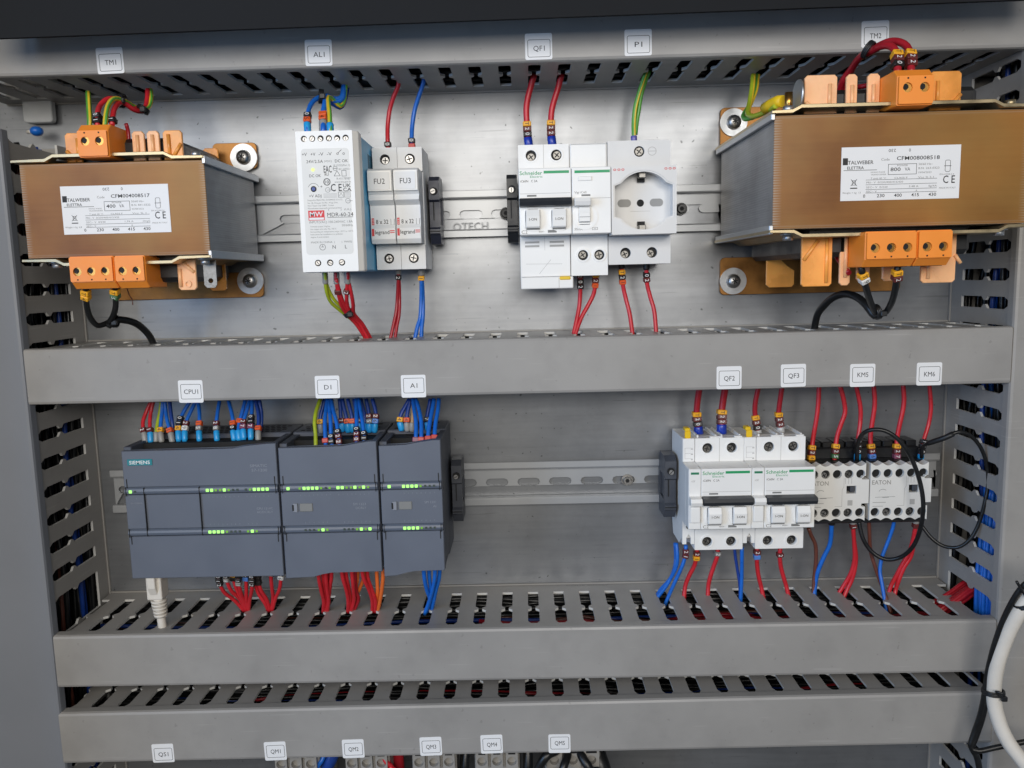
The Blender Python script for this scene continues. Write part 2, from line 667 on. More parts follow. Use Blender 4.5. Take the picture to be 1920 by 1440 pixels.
def spline(pts, step=2.2):
    P = [Vector(p) for p in pts]
    if len(P) == 2:
        P = [P[0], (P[0] * 2 + P[1]) / 3, (P[0] + P[1] * 2) / 3, P[1]]
    Q = [P[0] * 2 - P[1]] + P + [P[-1] * 2 - P[-2]]
    out = []
    for i in range(1, len(Q) - 2):
        p0, p1, p2, p3 = Q[i - 1:i + 3]
        n = max(2, min(14, int((p2 - p1).length / step)))
        for k in range(n):
            t = k / n
            out.append(.5 * ((2 * p1) + (p2 - p0) * t + (2 * p0 - 5 * p1 + 4 * p2 - p3) * t * t + (3 * p1 - p0 - 3 * p2 + p3) * t ** 3))
    out.append(P[-1])
    return out


def at_len(path, d):
    acc = 0
    for a, b in zip(path, path[1:]):
        L = (b - a).length
        if acc + L >= d and L > 0:
            return a.lerp(b, (d - acc) / L), (b - a).normalized()
        acc += L
    return path[-1], (path[-1] - path[-2]).normalized()


def wire(label, col, pts, r=1.1, ferr=None, marks=(), group=None, flen=6.0, m0=None, strands=None, name='wire', cat='wire', stripe=None):
    path = spline(pts)
    b = B()
    b.tube(path, r, 10)
    w = obj(name, b, W[col], None, origin=tuple(path[0]))
    tag(w, label, cat, group)
    for q in (strands or []):
        b = B()
        b.tube(spline(q), r, 10)
        obj('second_core', b, W[col], w)
    if stripe:
        b = B()
        off = [p + Vector((r * .5, -r * .58, 0)) for p in path]
        b.tube(off, r * .52, 8)
        obj('stripe', b, W[stripe], w)
    d0 = 0.0
    if ferr:
        b = B()
        p1, t = at_len(path, flen)
        rr = r * 1.3 + .35
        b.tube([path[0] - t * .2, path[0] + t * flen * .25, p1 - t * .3, p1], [rr * .72, rr, rr, rr * .9], 12)
        obj('ferrule', b, F[ferr], w)
        d0 = flen + .2
    d = d0 if m0 is None else m0
    for c, ch in marks:
        L = 3.7
        p, t = at_len(path, d + L / 2)
        e = Vector((0, -1, 0))
        e = (e - t * e.dot(t)).normalized()
        sd = t.cross(e).normalized()
        if sd.x < 0:
            sd = -sd
        hx, hy = max(2.0, r + .8), max(1.8, r + .65)
        b = B()
        vs = [tuple(p + t * (i * L * .48) + sd * (j * hx) + e * (k * hy)) for i in (-1, 1) for j in (-1, 1) for k in (-1, 1)]
        v, f = b.faces(vs, [(0, 1, 3, 2), (4, 6, 7, 5), (0, 4, 5, 1), (2, 3, 7, 6), (0, 2, 6, 4), (1, 5, 7, 3)])
        bmesh.ops.bevel(b.bm, geom=list({e_ for q in f for e_ in q.edges}), offset=.5, segments=1, affect='EDGES')
        mk = obj('wire_marker', b, MK[c], w)
        if ch:
            b = B()
            b.text(ch, 0, 0, 0, 2.9, rot=0, frame=(p + e * (hy + .06), -t if t.z > 0 else t, sd))
            obj('numeral', b, ink_m if c in 'yowb' else paper_m, mk, keepn=True)
        d += L + .05
    return w


def screw(parent, x, z, r, y, dark=False, cross=True, name='screw', ang=None):
    # a slotted clamp screw whose head is at depth y (front), slots drawn flat, groove shade in their colour
    b = B()
    b.cyl((x, y, z), (x, y + 1.6, z), r, n=18)
    hole = obj('screw_well', b, void_m, parent)
    hr = r * random.uniform(.62, .76)
    hx, hz = x + r * random.uniform(-.28, .12), z + r * random.uniform(-.26, .1)
    b = B()
    b.cyl((hx, y - .9, hz), (hx, y, hz), hr, n=14)
    sc_ = obj(name, b, screwd_m if dark else screw_m, hole)
    a = random.uniform(0, 3.1) if ang is None else ang
    b = B()
    for q in ((0, math.pi / 2) if cross else (0,)):
        dx, dz = math.cos(a + q) * hr * .8, math.sin(a + q) * hr * .8
        b.line(hx - dx, hz - dz, hx + dx, hz + dz, r * .2, y - .93 - .02 * (q > 0))
    sc_ = hole
    flat('slot', b, void_m, sc_)
    return sc_


def faceplate(name, parent, m, x0, x1, z0, z1, yf, th, holes, bev=.5):
    b = B()
    if holes:
        b.prism(rrect(x0, x1, z0, z1, max(.4, bev), 2), yf, yf + th, 'y', [circ(*h) for h in holes])
    else:
        b.box(x0, x1, yf, yf + th, z0, z1, bev)
    return obj(name, b, m, parent)


# ------------------------------------------------------------------ enclosure
cab = thing('control_cabinet', 'open grey control cabinet with galvanised mounting plate and dark top lip', 'cabinet', (50, 0, -100))
b = B()
b.box(-420, 520, 0, 2.5, -430, 300)
obj('mounting_plate', b, plate_m, cab)
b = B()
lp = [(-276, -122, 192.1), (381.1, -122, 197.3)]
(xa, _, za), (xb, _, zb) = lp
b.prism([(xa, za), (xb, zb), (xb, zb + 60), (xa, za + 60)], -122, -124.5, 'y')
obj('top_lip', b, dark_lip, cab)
b = B()
b.box(-420, -416, -330, 0, -430, 300).box(520, 524, -330, 0, -430, 300)
obj('side_wall', b, cab_m, cab)

# ------------------------------------------------------------------ slotted wire ducts
DY, DF = -83.0, -85.7


def slotw(d):
    T = ((17, 4.1), (43.5, 4.1), (46.2, 1.5), (48.6, 1.5), (51.2, 4.3), (71.5, 4.3), (76.5, 1.6), (83, 1.6))
    return T


def slotted(b, s0, s1, k0, pitch, axis, c0, c1, skip=()):
    # wall in the (along, depth) plane from s0 to s1; slots centred at k0 + n*pitch, open at the cover's edge
    prof = slotw(0)

    def put(poly):
        if axis == 'h':                       # along x, depth y, thickness z
            b.prism([(p[0], -p[1]) for p in poly], c0, c1, 'z')
        else:                                 # along z, depth y, thickness x
            b.prism([(-p[1], p[0]) for p in poly], c0, c1, 'x')
    put([(s0, 0), (s1, 0), (s1, 17), (s0, 17)])
    n0 = math.ceil((s0 - k0) / pitch)
    cs = []
    n = n0
    while k0 + n * pitch < s1:
        cs.append(k0 + n * pitch)
        n += 1
    for i in range(-1, len(cs)):
        L = [(cs[i] + w, d) for d, w in prof] if i >= 0 else [(s0, 17), (s0, 83)]
        R = [(cs[i + 1] - w, d) for d, w in prof] if i + 1 < len(cs) else [(s1, 17), (s1, 83)]
        if L[0][0] >= R[0][0] or max(p[0] for p in L) > min(p[0] for p in R):
            continue
        if any(a_ < (L[0][0] + R[0][0]) / 2 < b_ for a_, b_ in skip):
            continue
        put(L + R[::-1])
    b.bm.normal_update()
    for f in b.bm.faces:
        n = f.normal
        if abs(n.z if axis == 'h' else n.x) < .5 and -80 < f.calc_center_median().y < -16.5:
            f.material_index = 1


def duct_h(label, x0, x1, zb, zt, k0, pitch=20.23, tilt=0.0):
    t = thing('wire_duct', label, 'cable duct', (x0, 0, zb))
    b = B()
    b.box(x0, x1, -2.2, -.3, zb, zt)
    obj('base', b, duct_in, t)
    for z_, zz in ((zt - 1.0, zt - 2.8), (zb + 2.8, zb + 1.0)):
        b = B()
        slotted(b, x0, x1, k0, pitch, 'h', z_, zz)
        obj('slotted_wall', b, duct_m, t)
    # cover: front face with two lips folded back over the walls
    r = 2.2
    pr = [(-77.5, zb), (DF + r, zb), (DF + .65, zb + .65), (DF, zb + r), (DF, zt - r), (DF + .65, zt - .65), (DF + r, zt), (-77.5, zt), (-77.5, zt - .9), (DF + 1.9, zt - .95), (DF + 1.9, zb + .95), (-77.5, zb + .9)]
    b = B()
    b.prism(pr, x0, x1, 'x')
    obj('cover', b, duct_m, t)
    if tilt:
        t.rotation_euler[1] = tilt
    return t


def duct_v(label, x0, x1, z0, z1, k0, pitch, cm, skip=()):
    t = thing('wire_duct', label, 'cable duct', (x0, 0, z0))
    b = B()
    b.box(x0, x1, -2.2, -.3, z0, z1)
    obj('base', b, duct_in, t)
    for xx in ((x0 + 1.0, x0 + 2.8), (x1 - 2.8, x1 - 1.0)):
        b = B()
        slotted(b, z0, z1, k0, pitch, 'v', *xx, skip=skip)
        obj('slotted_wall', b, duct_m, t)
    r = 2.2
    pr = [(x0, -77.5), (x0, DF + r), (x0 + .65, DF + .65), (x0 + r, DF), (x1 - r, DF), (x1 - .65, DF + .65), (x1, DF + r), (x1, -77.5), (x1 - .9, -77.5), (x1 - .95, DF + 1.9), (x0 + .95, DF + 1.9), (x0 + .9, -77.5)]
    b = B()
    b.prism(pr, z0, z1, 'z')
    obj('cover', b, cm, t)
    return t


XL, XR = -285.2, 389.0
duct_h('grey slotted duct along the top, under the dark lip', -330, 420, 179.6, 219.6, 9.6)
duct_h('grey slotted duct between the two device rows, carrying the CPU1 to KM6 stickers', XL + .6, XR - .4, -38.8, 0, -2.4)
duct_h('grey slotted duct directly below the controllers, plain cover without any stickers', XL + .6, XR - .4, -246.7, -207.1, 1.2)
duct_h('lowest grey slotted duct, carrying the QS1 to QMS stickers', XL - 1.0, XR + .4, -306.0, -266.4, -2.0, tilt=-.0075)
duct_v('vertical grey slotted duct on the side of the smaller transformer', XL - 62, XL, -430, 147, -63.3, 20.75, left_cover_m, ((-212, -190), (-276, -254)))
duct_v('vertical grey slotted duct on the side of the contactors', XR, XR + 62, -430, 260, -63.2, 19.6, duct_m, ((-226, -194), (-276, -254)))


# ------------------------------------------------------------------ DIN rails
def rail(label, x0, x1, zc, slots, bolts, bolt_m, word=None):
    t = thing('din_rail', label, 'rail', ((x0 + x1) / 2, 0, zc))
    b = B()

    def slot(cx, L=9.0, h=3.1):
        return [(cx + sx * (L - h) + h * math.cos(a), zc + h * math.sin(a)) for sx, aa in ((1, (-90, -45, 0, 45, 90)), (-1, (90, 135, 180, 225, 270))) for a in map(math.radians, aa)]
    b.prism([(x0, zc - 12.6), (x1, zc - 12.6), (x1, zc + 12.6), (x0, zc + 12.6)], -2.6, -1.4, 'y', [slot(c) for c in slots])
    obj('web', b, rail_m, t)
    for s in (1, -1):
        b = B()
        pr = [(-1.5, 12.6), (-6.3, 12.6), (-7.0, 13.2), (-7.0, 17.2), (-7.3, 17.5), (-7.9, 17.2), (-7.9, 12.6), (-7.2, 11.5), (-1.5, 11.5)]
        b.prism([(p[0], zc + s * p[1]) for p in pr], x0, x1, 'x')
        obj('flange', b, rail_m, t)
    for bx in bolts:
        b = B()
        b.cyl((bx, -2.7, zc), (bx, -3.6, zc), 4.6, n=22)
        b.cyl((bx, -3.6, zc), (bx, -6.2, zc), 3.6, 3.0, n=20)
        sc_ = obj('bolt', b, bolt_m, t)
        b = B()
        b.prism(circ(bx, zc, 1.7, 6), -6.3, -6.25, 'y')
        obj('socket', b, void_m, sc_)
    if word:
        b = B()
        b.text(word[0], word[1], zc - 8.8, -2.66, 5.6, w=word[2])
        flat('embossed_lettering', b, mat('embossed_zinc', (166, 168, 171), .5, metal=.3), t)
    return t


Z1, Z2 = 89.7, -121.6
rail('upper zinc rail carrying the white power supply, fuses, breaker and socket', -144, 212, Z1, [-118, -96, 20.8 - 50, -4.2, 20.8, 45.0, 179, 204], [47.5, 181.5], black_m, ('QTECH', 20, 27))
rail('lower zinc rail behind the dark controllers and the contactors, empty between them', -274, 384, Z2, [-262, -237] + [9.8 + 25.3 * i for i in range(-1, 7)] + [360, 376], [139.0], screw_m)


def end_clamp(label, x0, zc, m, w=7.6):
    t = thing('end_clamp', label, 'end clamp', (x0 + w / 2, 0, zc), 'end clamps on the rails')
    pr = [(-6, 13), (-8.4, 13), (-8.4, 20), (-12, 25.5), (-30, 25.5), (-36, 22), (-36, 8.5), (-33, 7), (-33, -11), (-35.5, -12.5), (-35.5, -15.5), (-33.5, -17), (-30, -23), (-8.4, -23), (-8.4, -13), (-6, -13)]
    P_ = [(p[0], zc + p[1]) for p in pr]
    b = B()
    b.prism(P_, x0 + 1.4, x0 + w - 1.4, 'x')
    obj('core', b, m, t)
    for xx in (x0, x0 + w - 1.4):
        b = B()
        b.prism(P_, xx, xx + 1.4, 'x', [[(-12, zc + 10), (-29, zc + 10), (-29, zc - 9), (-12, zc - 9)]])
        obj('cheek', b, m, t)
    b = B()
    b.box(x0 + 2.6, x0 + 3.4, -33.4, -33.05, zc - 6, zc + 7)
    b.box(x0, x0 + w, -35.9, -35.52, zc - 14.4, zc - 13.7)
    obj('groove', b, void_m, t)
    screw(t, x0 + w / 2, zc + 14.5, 2.7, -37.2, cross=False)
    return t


end_clamp('dark end clamp beside the grey fuse holders', -7.6, Z1, navy_m)
end_clamp('black end clamp beside the white circuit breaker under the QF1 sticker', 49.0, Z1, black_m)
end_clamp('dark end clamp touching the narrowest slate controller module', 1.8, Z2, charc_m)
end_clamp('charcoal end clamp touching the white breaker pair under the QF2 sticker', 163.6, Z2, charc_m, 8.6)


# ------------------------------------------------------------------ transformers
def terminal_block(t, x0, n, pitch, zf, yf, up, side):
    # n-way orange screw terminal; zf is its edge on the core side; up = +1 above the core, -1 below
    w = n * pitch + 1.4
    H = 20.5
    z0 = zf
    pr = [(yf, z0), (yf, z0 + up * H * .80), (yf + 4.5, z0 + up * H), (yf + 30, z0 + up * H), (yf + 30, z0 + up * 3), (yf + 16, z0)]
    bl = B()
    bl.prism(pr, x0, x0 + w, 'x', bev=.5)
    blk = obj('terminal_block', bl, orange_m, t)
    bl = B()
    hs = [(x0 + .7 + pitch * (i + .5), z0 + up * H * .47) for i in range(n)]
    bl.prism(rrect(x0 + .5, x0 + w - .5, min(z0 + up * .6, z0 + up * H * .78), max(z0 + up * .6, z0 + up * H * .78), .6, 2), yf - 1.6, yf + .02, 'y', [circ(h[0], h[1], 2.75) for h in hs])
    obj('face', bl, orange_m, blk)
    for h in hs:
        bl = B()
        bl.cyl((h[0], yf - .5, h[1]), (h[0], yf + .03 - .6, h[1]), 2.7, n=18)
        sc_ = obj('clamp_screw', bl, copper_m, blk)
        bl = B()
        bl.prism(circ(h[0] - .95, h[1] + .55, 1.75), yf - .62, yf - .58, 'y')
        bl.box(h[0] - .9, h[0] - .5, yf - .7, yf - .6, h[1] - 1.6, h[1] + 1.6)
        bl.box(h[0] - .45, h[0] + .45, yf - 1.75, yf - 1.55, z0 + up * H * .72 - .45, z0 + up * H * .72 + .45)
        obj('recess_shade', bl, void_m, blk)  # dark disc and slot paint the hole's shade onto the screw
    if up < 0:
        for i in range(n):
            cx = x0 + .7 + pitch * (i + .5)
            bl = B()
            bl.box(cx - pitch * .36, cx + pitch * .36, yf + 6, yf + 12, z0 - H - .25, z0 - H + .2)
            obj('wire_entry', bl, void_m, blk)
    return blk


def tab(t, x0, x1, z0, z1, y, ribs=(), m=None, cut=0.0):
    bl = B()
    up = 1 if z1 > z0 else -1
    p = [(x0, z0), (x1, z0), (x1, z1 - up * cut), (x1 - cut if cut else x1, z1), (x0 + (1.6 if not cut else 1.2), z1), (x0, z1 - up * 1.6)]
    if not cut:
        p = [(x0, z0), (x1, z0), (x1, z1 - up * 1.6), (x1 - 1.6, z1), (x0 + 1.6, z1), (x0, z1 - up * 1.6)]
    bl.prism(p, y, y + 2.2, 'y', bev=.35)
    q = obj('bobbin_tab', bl, m or peach_m, t)
    for (ra, za, rb, zb_) in ribs:
        bl = B()
        bl.tube([(ra, y - .4, za), (rb, y - .4, zb_)], 1.15, 8)
        obj('rib', bl, m or peach_m, q)
    return q


def bracket(t, x0, x1, z, up, yf, dip0, dip1, m, y1=-4):
    # clamping sheet over the core, its middle standing off by 3.4 mm
    h, th = 3.4, 1.7
    a = [(x0, 0.3), (dip0 - 5, .3), (dip0, h), (dip1, h), (dip1 + 5, .3), (x1, .3)]
    p = [(q[0], z + up * q[1]) for q in a] + [(q[0], z + up * (q[1] + th)) for q in a[::-1]]
    bl = B()
    bl.prism(p, yf, y1, 'y', bev=.25)
    return obj('clamping_bracket', bl, m, t)


def hexbolt(t, x, y, z, up, m=zinc_m):
    bl = B()
    bl.cyl((x, y, z), (x, y, z + up * 1.0), 4.6, n=20)
    o = obj('bolt', bl, m, t)
    bl = B()
    bl.cyl((x, y, z + up * 1.0), (x, y, z + up * 4.2), 3.1, n=6, )
    obj('bolt_head', bl, m, o)


def foot(t, x0, x1, z0, z1, sx, sz):
    bl = B()
    bl.prism(rrect(min(x0, x1), max(x0, x1), min(z0, z1), max(z0, z1), 3.5, 3), -3.2, -1.0, 'y', bev=.3)
    f = obj('mounting_foot', bl, chrom_m, t)
    bl = B()
    bl.ring((sx, sz), 10.2, 3.0, -4.8, -3.3, 28)
    w_ = obj('washer', bl, zinc_m, f)
    bl = B()
    bl.cyl((sx, -4.8, sz), (sx, -6.6, sz), 5.6, 5.2, n=22)
    bl.ell((sx, -6.5, sz), 5.2, 3.2, 5.2, 18, 8)
    obj('screw_head', bl, screw_m, f)
    bl = B()
    for a in range(6):
        an = a * math.pi / 3 + .3
        bl.line(sx, sz, sx + 2.3 * math.cos(an), sz + 2.3 * math.sin(an), .9, -9.75 - .005 * a)
    flat('drive', bl, void_m, f)


def nameplate(t, x0, x1, z0, z1, yf, tiltdz, code, va, sn, date, wt, vcc, amp, fuse, pri):
    bl = B()
    lab = B()
    lab.prism([(x0, z0), (x1, z0), (x1, z1), (x0, z1)], yf - .35, yf - .05, 'y')
    o = obj('rating_plate', lab, paper_m, t)
    w, h, y = x1 - x0, z1 - z0, yf - .4
    X = lambda u: x0 + u * w
    Zf = lambda v: z1 - v * h
    k = B()
    k.rect(X(.012), X(.055), Zf(.33), Zf(.20), y)
    k.text('TALWEBER', X(.055), Zf(.285), y, 2.1, w=w * .215, align='l', bold=True)
    k.text('ELETTRA', X(.05), Zf(.385), y, 1.7, w=w * .14, align='l', bold=True)
    k.text(code, X(.645), Zf(.225), y, 2.2, w=w * .36, bold=True)
    k.text(va, X(.50), Zf(.43), y, 2.1, w=w * .085, bold=True, align='r')
    k.text('VA', X(.535), Zf(.43), y, 1.9, w=w * .045, align='l')
    k.text('C E', X(.91), Zf(.64), y, 4.4, w=w * .1, bold=True)
    k.text('230', X(.425), Zf(.08), y, 1.8, w=w * .062, rot=math.pi)
    k.text('0', X(.572), Zf(.08), y, 1.8, rot=math.pi)
    for u, s in ((.2, '0'), (.34, '230'), (.485, '400'), (.63, '415'), (.775, '430')):
        k.text(s, X(u), Zf(.915), y, 1.9, w=(w * .065 if len(s) > 1 else None), bold=True)
    k.outline(X(.395), X(.635), Zf(.53), Zf(.33), .25, y)
    for v in (.62, .71, .80, .865):
        k.rect(X(.21), X(.81), Zf(v), Zf(v - .007), y)
    # crossed-out bin and the oval test mark
    k.line(X(.085), Zf(.60), X(.135), Zf(.72), .3, y)
    k.line(X(.135), Zf(.60), X(.085), Zf(.72), .3, y)
    k.outline(X(.095), X(.125), Zf(.71), Zf(.62), .25, y)
    k.rect(X(.08), X(.14), Zf(.775), Zf(.755), y)
    k.outline(X(.872), X(.918), Zf(.50), Zf(.28), .25, y, .9)
    k.rect(X(.865), X(.925), Zf(.395), Zf(.385), y)
    flat('printed_text', k, ink_m, o)
    g = B()
    g.text('Code', X(.335), Zf(.24), y, 1.5, w=w * .07, align='l')
    g.text('POWER', X(.515), Zf(.36), y, 1.0, w=w * .09)
    g.rect(X(.02), X(.30), Zf(.437), Zf(.425), y)
    g.text('MONO PHASE', X(.25), Zf(.475), y, .8, w=w * .12, align='l')
    g.text('TRANSFORMER', X(.25), Zf(.52), y, .8, w=w * .13, align='l')
    g.text('50/60 Hz~', X(.65), Zf(.345), y, 1.2, w=w * .12, align='l')
    g.text(sn, X(.65), Zf(.42), y, 1.2, w=w * .175, align='l')
    g.text(date, X(.65), Zf(.50), y, 1.0, w=w * .11, align='l')
    g.text('T amb 40 °C', X(.25), Zf(.59), y, 1.0, w=w * .13, align='l')
    g.text('CLASS F', X(.45), Zf(.59), y, 1.0, w=w * .11, align='l')
    g.text('Vcc % ' + vcc, X(.65), Zf(.59), y, 1.0, w=w * .13, align='l')
    g.text('PRI~ V  ' + pri, X(.215), Zf(.665), y, 1.1, w=w * .31, align='l')
    g.text('SEC~ V  0/230', X(.215), Zf(.755), y, 1.1, w=w * .18, align='l')
    g.text('SEC~ V', X(.215), Zf(.835), y, 1.1, w=w * .09, align='l')
    g.text(amp, X(.575), Zf(.755), y, 1.1, w=w * .08, align='l')
    g.text(fuse, X(.74), Zf(.755), y, 1.1, w=w * .07, align='l')
    g.text('A', X(.64), Zf(.835), y, 1.1)
    g.text('Weight = kg  ' + wt, X(.015), Zf(.85), y, 1.0, w=w * .155, align='l')
    g.text('EN 61558-2-4', X(.83), Zf(.545), y, .9, w=w * .12, align='l')
    g.text('MADE IN ITALY', X(.83), Zf(.80), y, .9, w=w * .14, align='l')
    flat('small_print', g, grey_ink, o)
    return o


def core(t, x0, x1, z0, z1, yf):
    bl = B()
    bl.box(x0, x1, yf, yf + 1.2, z0, z1, .3)
    obj('front_face', bl, core_front, t)
    bl = B()
    bl.box(x0 + .15, x1 - .15, yf + 1.2, -12, z0 + .1, z1 - .1)
    obj('core', bl, core_side, t)
    bl = B()
    bl.box(x0 + 24, x1 - 24, yf + 14, -8, z0 - 17, z1 + 17, 3)
    obj('winding', bl, black_m, t)


t = thing('transformer', 'smaller brown transformer under the TM1 sticker, rating plate reading 400 VA', 'transformer', (-200, 0, 60), 'control transformers')
core(t, -261, -142.2, 60.5, 120, -108)
nameplate(t, -235.8, -166.2, 75.2, 105.6, -108, 0, 'CFM004008517', '400', 'B.N. 841-0322', '03/08/2022', '6,8', '1', '1,74 A', '2A/gG', '0/230/400/415/430')
bracket(t, -264, -141, 120.2, 1, -112, -237, -166, gold_m)
bracket(t, -263, -141, 60.2, -1, -112, -236, -166, gold_m)
hexbolt(t, -240 + 1, -100, 122.2, 1)
hexbolt(t, -151, -98, 122.4, 1)
hexbolt(t, -247, -100, 58.4, -1)
hexbolt(t, -149, -100, 58.4, -1)
terminal_block(t, -217.8, 2, 9.0, 122.2, -115, 1, 1)
terminal_block(t, -230.4, 3, 9.0, 60.8, -115, -1, 1)
terminal_block(t, -201.2, 2, 9.0, 60.6, -115, -1, 1)
tab(t, -235.5, -225.4, 122, 140.5, -98, [(-234.8, 129, -228.5, 122.5), (-227.2, 123, -227.2, 137)], resin_m)
tab(t, -191.7, -183.8, 122, 140.5, -98, [(-188, 124, -188, 138)])
tab(t, -182.0, -174.1, 122, 140.5, -98, [(-178.2, 124, -178.2, 138)])
tab(t, -171.6, -159.1, 122, 140.5, -98, [(-167.6, 123, -167.8, 138), (-159.8, 132, -165.6, 123.5)], resin_m)
tab(t, -185.9, -179.1, 122, 141.5, -20)
tab(t, -178.3, -167, 122, 142.4, -14, (), resin_m)
tab(t, -169.6, -157.4, 58, 37.8, -96, [(-167.8, 52, -167.8, 40), (-166.6, 56.5, -158.4, 49.5)])
b = B()
b.ring((-163, 41.8), 2.4, 1.5, -96.8, -96.05, 18)
obj('boss', b, peach_m, t)
b = B()
b.prism([(-152.6, 57), (-144.2, 57), (-144.2, 41), (-145.6, 39), (-151, 39), (-152.6, 41)], -95, -94, 'y', [circ(-148.2, 43.6, 1.7, 12)])
obj('earth_lug', b, screwd_m, t)
tab(t, -176.4, -164.1, 56, 36.4, -24, (), resin_m)
for za, zb_ in ((117.2, 122.2), (57.8, 63.0)):
    b = B()
    b.box(-142.4, -140.0, -111, -6, za, zb_, .4)
    obj('bracket_edge', b, zinc_m, t)
foot(t, -175, -141.2, 128, 147.5, -151, 136.4)
foot(t, -262, -142.6, 30.5, 50, -152.2, 43.2)
foot(t, -262, -228, 128, 150, -251, 137.2)

t = thing('transformer', 'larger brown transformer under the TM2 sticker, rating plate reading 800 VA', 'transformer', (290, 0, 65), 'control transformers')
core(t, 209.5, 360, 65.6, 131.6, -140)
nameplate(t, 249.3, 319.3, 81.2, 112.2, -140, 0, 'CFM008008518', '800', 'B.N. 263-0323', '19/04/2023', '13', '3,1', '3,48 A', '0g/4A', '0/230/400/415/430')
bracket(t, 206.8, 362, 131.8, 1, -144, 224, 336, gold_m)
bracket(t, 206.8, 362, 65.4, -1, -144, 226, 342, gold_m)
hexbolt(t, 220, -132, 134, 1)
hexbolt(t, 351.5, -132, 134, 1, gold_m)
hexbolt(t, 222, -130, 63.4, -1)
hexbolt(t, 350, -130, 63.2, -1)
b = B()
b.cyl((227.4, -125, 145.8), (228.9, -125, 145.8), 9.0, n=24)
obj('large_washer', b, zinc_m, t)
b = B()
b.cyl((221.5, -128, 136), (221.5, -128, 147), 2.4, n=14)
obj('threaded_stud', b, copper_m, t)
terminal_block(t, 275.6, 2, 9.6, 133.2, -151, 1, -1)
terminal_block(t, 260.4, 3, 9.4, 62.4, -151, -1, -1)
terminal_block(t, 290.6, 2, 9.4, 62.4, -151, -1, -1)
tab(t, 230.6, 250.0, 134, 156.4, -129, [(245.4, 136, 245.4, 151), (231.2, 141, 236.4, 135.5)])
tab(t, 255.4, 262.0, 134, 156.4, -129, [(258.8, 135, 258.8, 150)])
tab(t, 268.1, 275.4, 134, 156.4, -129, [(271.5, 135, 271.5, 150)])
tab(t, 305.2, 323.8, 134, 156.6, -129, [(309.6, 136, 309.6, 151), (323.4, 143, 317, 135.6)], resin_m)
tab(t, 231.4, 250.1, 62, 30.8, -128, [(232.6, 47, 241, 59), (246.6, 60, 246.6, 33)], resin_m)
tab(t, 255.7, 262.2, 62, 31, -126, [(259, 60, 259, 36)])
tab(t, 268, 276, 56, 33.0, -122)
tab(t, 284, 292, 56, 33.0, -122)
tab(t, 305, 325.9, 62, 31.3, -128, [(309, 34, 309, 52), (325, 48, 328.5, 43)])
b = B()
b.prism([(237.5, 58), (243, 58), (246, 50), (252, 44), (257.8, 41), (257.8, 31), (256, 29), (240, 29), (237.5, 31)], -36, -33.6, 'y', bev=.4)
obj('bobbin_flange', b, resin_m, t)
foot(t, 211.6, 350, 23.5, 52, 221.4, 34.0)
foot(t, 210.6, 350, 132, 163.5, 220.4, 152.4)
for za, zb_ in ((128.6, 133.4), (62.6, 68.0)):
    b = B()
    b.box(206.9, 209.4, -142, -6, za, zb_, .4)
    obj('bracket_edge', b, zinc_m, t)

# ------------------------------------------------------------------ power supply
t = thing('power_supply', 'white power supply with blue sides, yellow-green lamp and dense front print', 'power supply', (-65, 0, Z1))
b = B()
x0, x1, z0, z1, yf = -85.6, -45.4, 47.2, 137.7, -98.2
b.box(x0, x1, yf + 3.2, -84, z0, z1, 1.2, 2)
obj('shell', b, white_m, t)
faceplate('front', t, white_m, x0 + .2, x1 - 3.2, z0 + .4, z1 - .2, yf, 3.6, [circ_ for circ_ in [(x, z1 - 4.9, 2.0, 16) for x in (-80.0, -74.6, -69.2, -63.8, -58.4, -53.0)] + [(x, z0 + 6.2, 2.15, 16) for x in (-75.2, -67.2, -59.4)]])
b = B()
b.prism([(x1 - 3.25, yf + .3), (x1 - .5, yf + 3.3), (x1 - .5, yf + 6), (x1 - 3.25, yf + 6)], z0 + .6, z1 - .6, 'z')
obj('bevelled_edge', b, white_m, t)
for x in (-80.0, -74.6, -69.2, -63.8, -58.4, -53.0):
    screw(t, x, z1 - 4.9, 1.95, yf + 2.0, cross=False)
for x in (-75.2, -67.2, -59.4):
    screw(t, x, z0 + 6.2, 2.1, yf + 1.8, cross=False)
b = B()
b.box(x0 + .8, x1 - .8, -84, -10, z0 + .8, z1 - 1.4, .5)
bb = obj('blue_case', b, mdrblue, t)
b = B()
for i in range(9):
    b.box(x1 - .78, x1 - .7, -60 + i * 3.4, -58.6 + i * 3.4, 104, 128)
obj('vent_slot', b, void_m, bb)
b = B()
b.prism(rrect(x0 + 3.2, x1 - 6.0, z0 + 11.6, z1 - 11.2, 2.2), yf - .12, yf - .01, 'y')
lab = obj('front_label', b, silver_m, t)
y = yf - .16
k = B()
for s, x in (('+V', -80.2), ('+V', -74.6), ('-V', -69.4), ('-V', -64)):
    k.text(s, x, 123.0, y, 2.0, w=3.1)
k.line(-58.6, 123.2, -56.0, 125.4, .3, y)
k.outline(-59.4, -58.0, 122.2, 123.6, .25, y, .6)
k.outline(-55.4, -54.0, 122.2, 123.6, .25, y, .6)
k.text('24V/2.5A', -79.2, 118.4, y, 1.9, w=10.8, align='l')
k.text('DC OK', -60.6, 118.4, y, 1.9, w=8.4, align='l')
k.text('DC OK', -77.8, 109.4, y, 1.8, w=7.6, align='l')
k.text('EAC', -68.2, 113.4, y, 4.4, w=5.2, align='l', bold=True)
k.text('UK', -56.2, 102.8, y, 2.2, w=5.2, align='l', bold=True)
k.text('CA', -56.2, 100.2, y, 2.2, w=5.4, align='l', bold=True)
k.text('C E', -60.6, 101.6, y, 4.6, w=7.2, bold=True)
k.outline(-68.8, -64.2, 103.0, 107.6, .5, y, 2.2)
k.text('10', -66.5, 105.3, y, 2.0, w=2.6, bold=True)
k.text('+', -70.3, 102.4, y, 2.0)
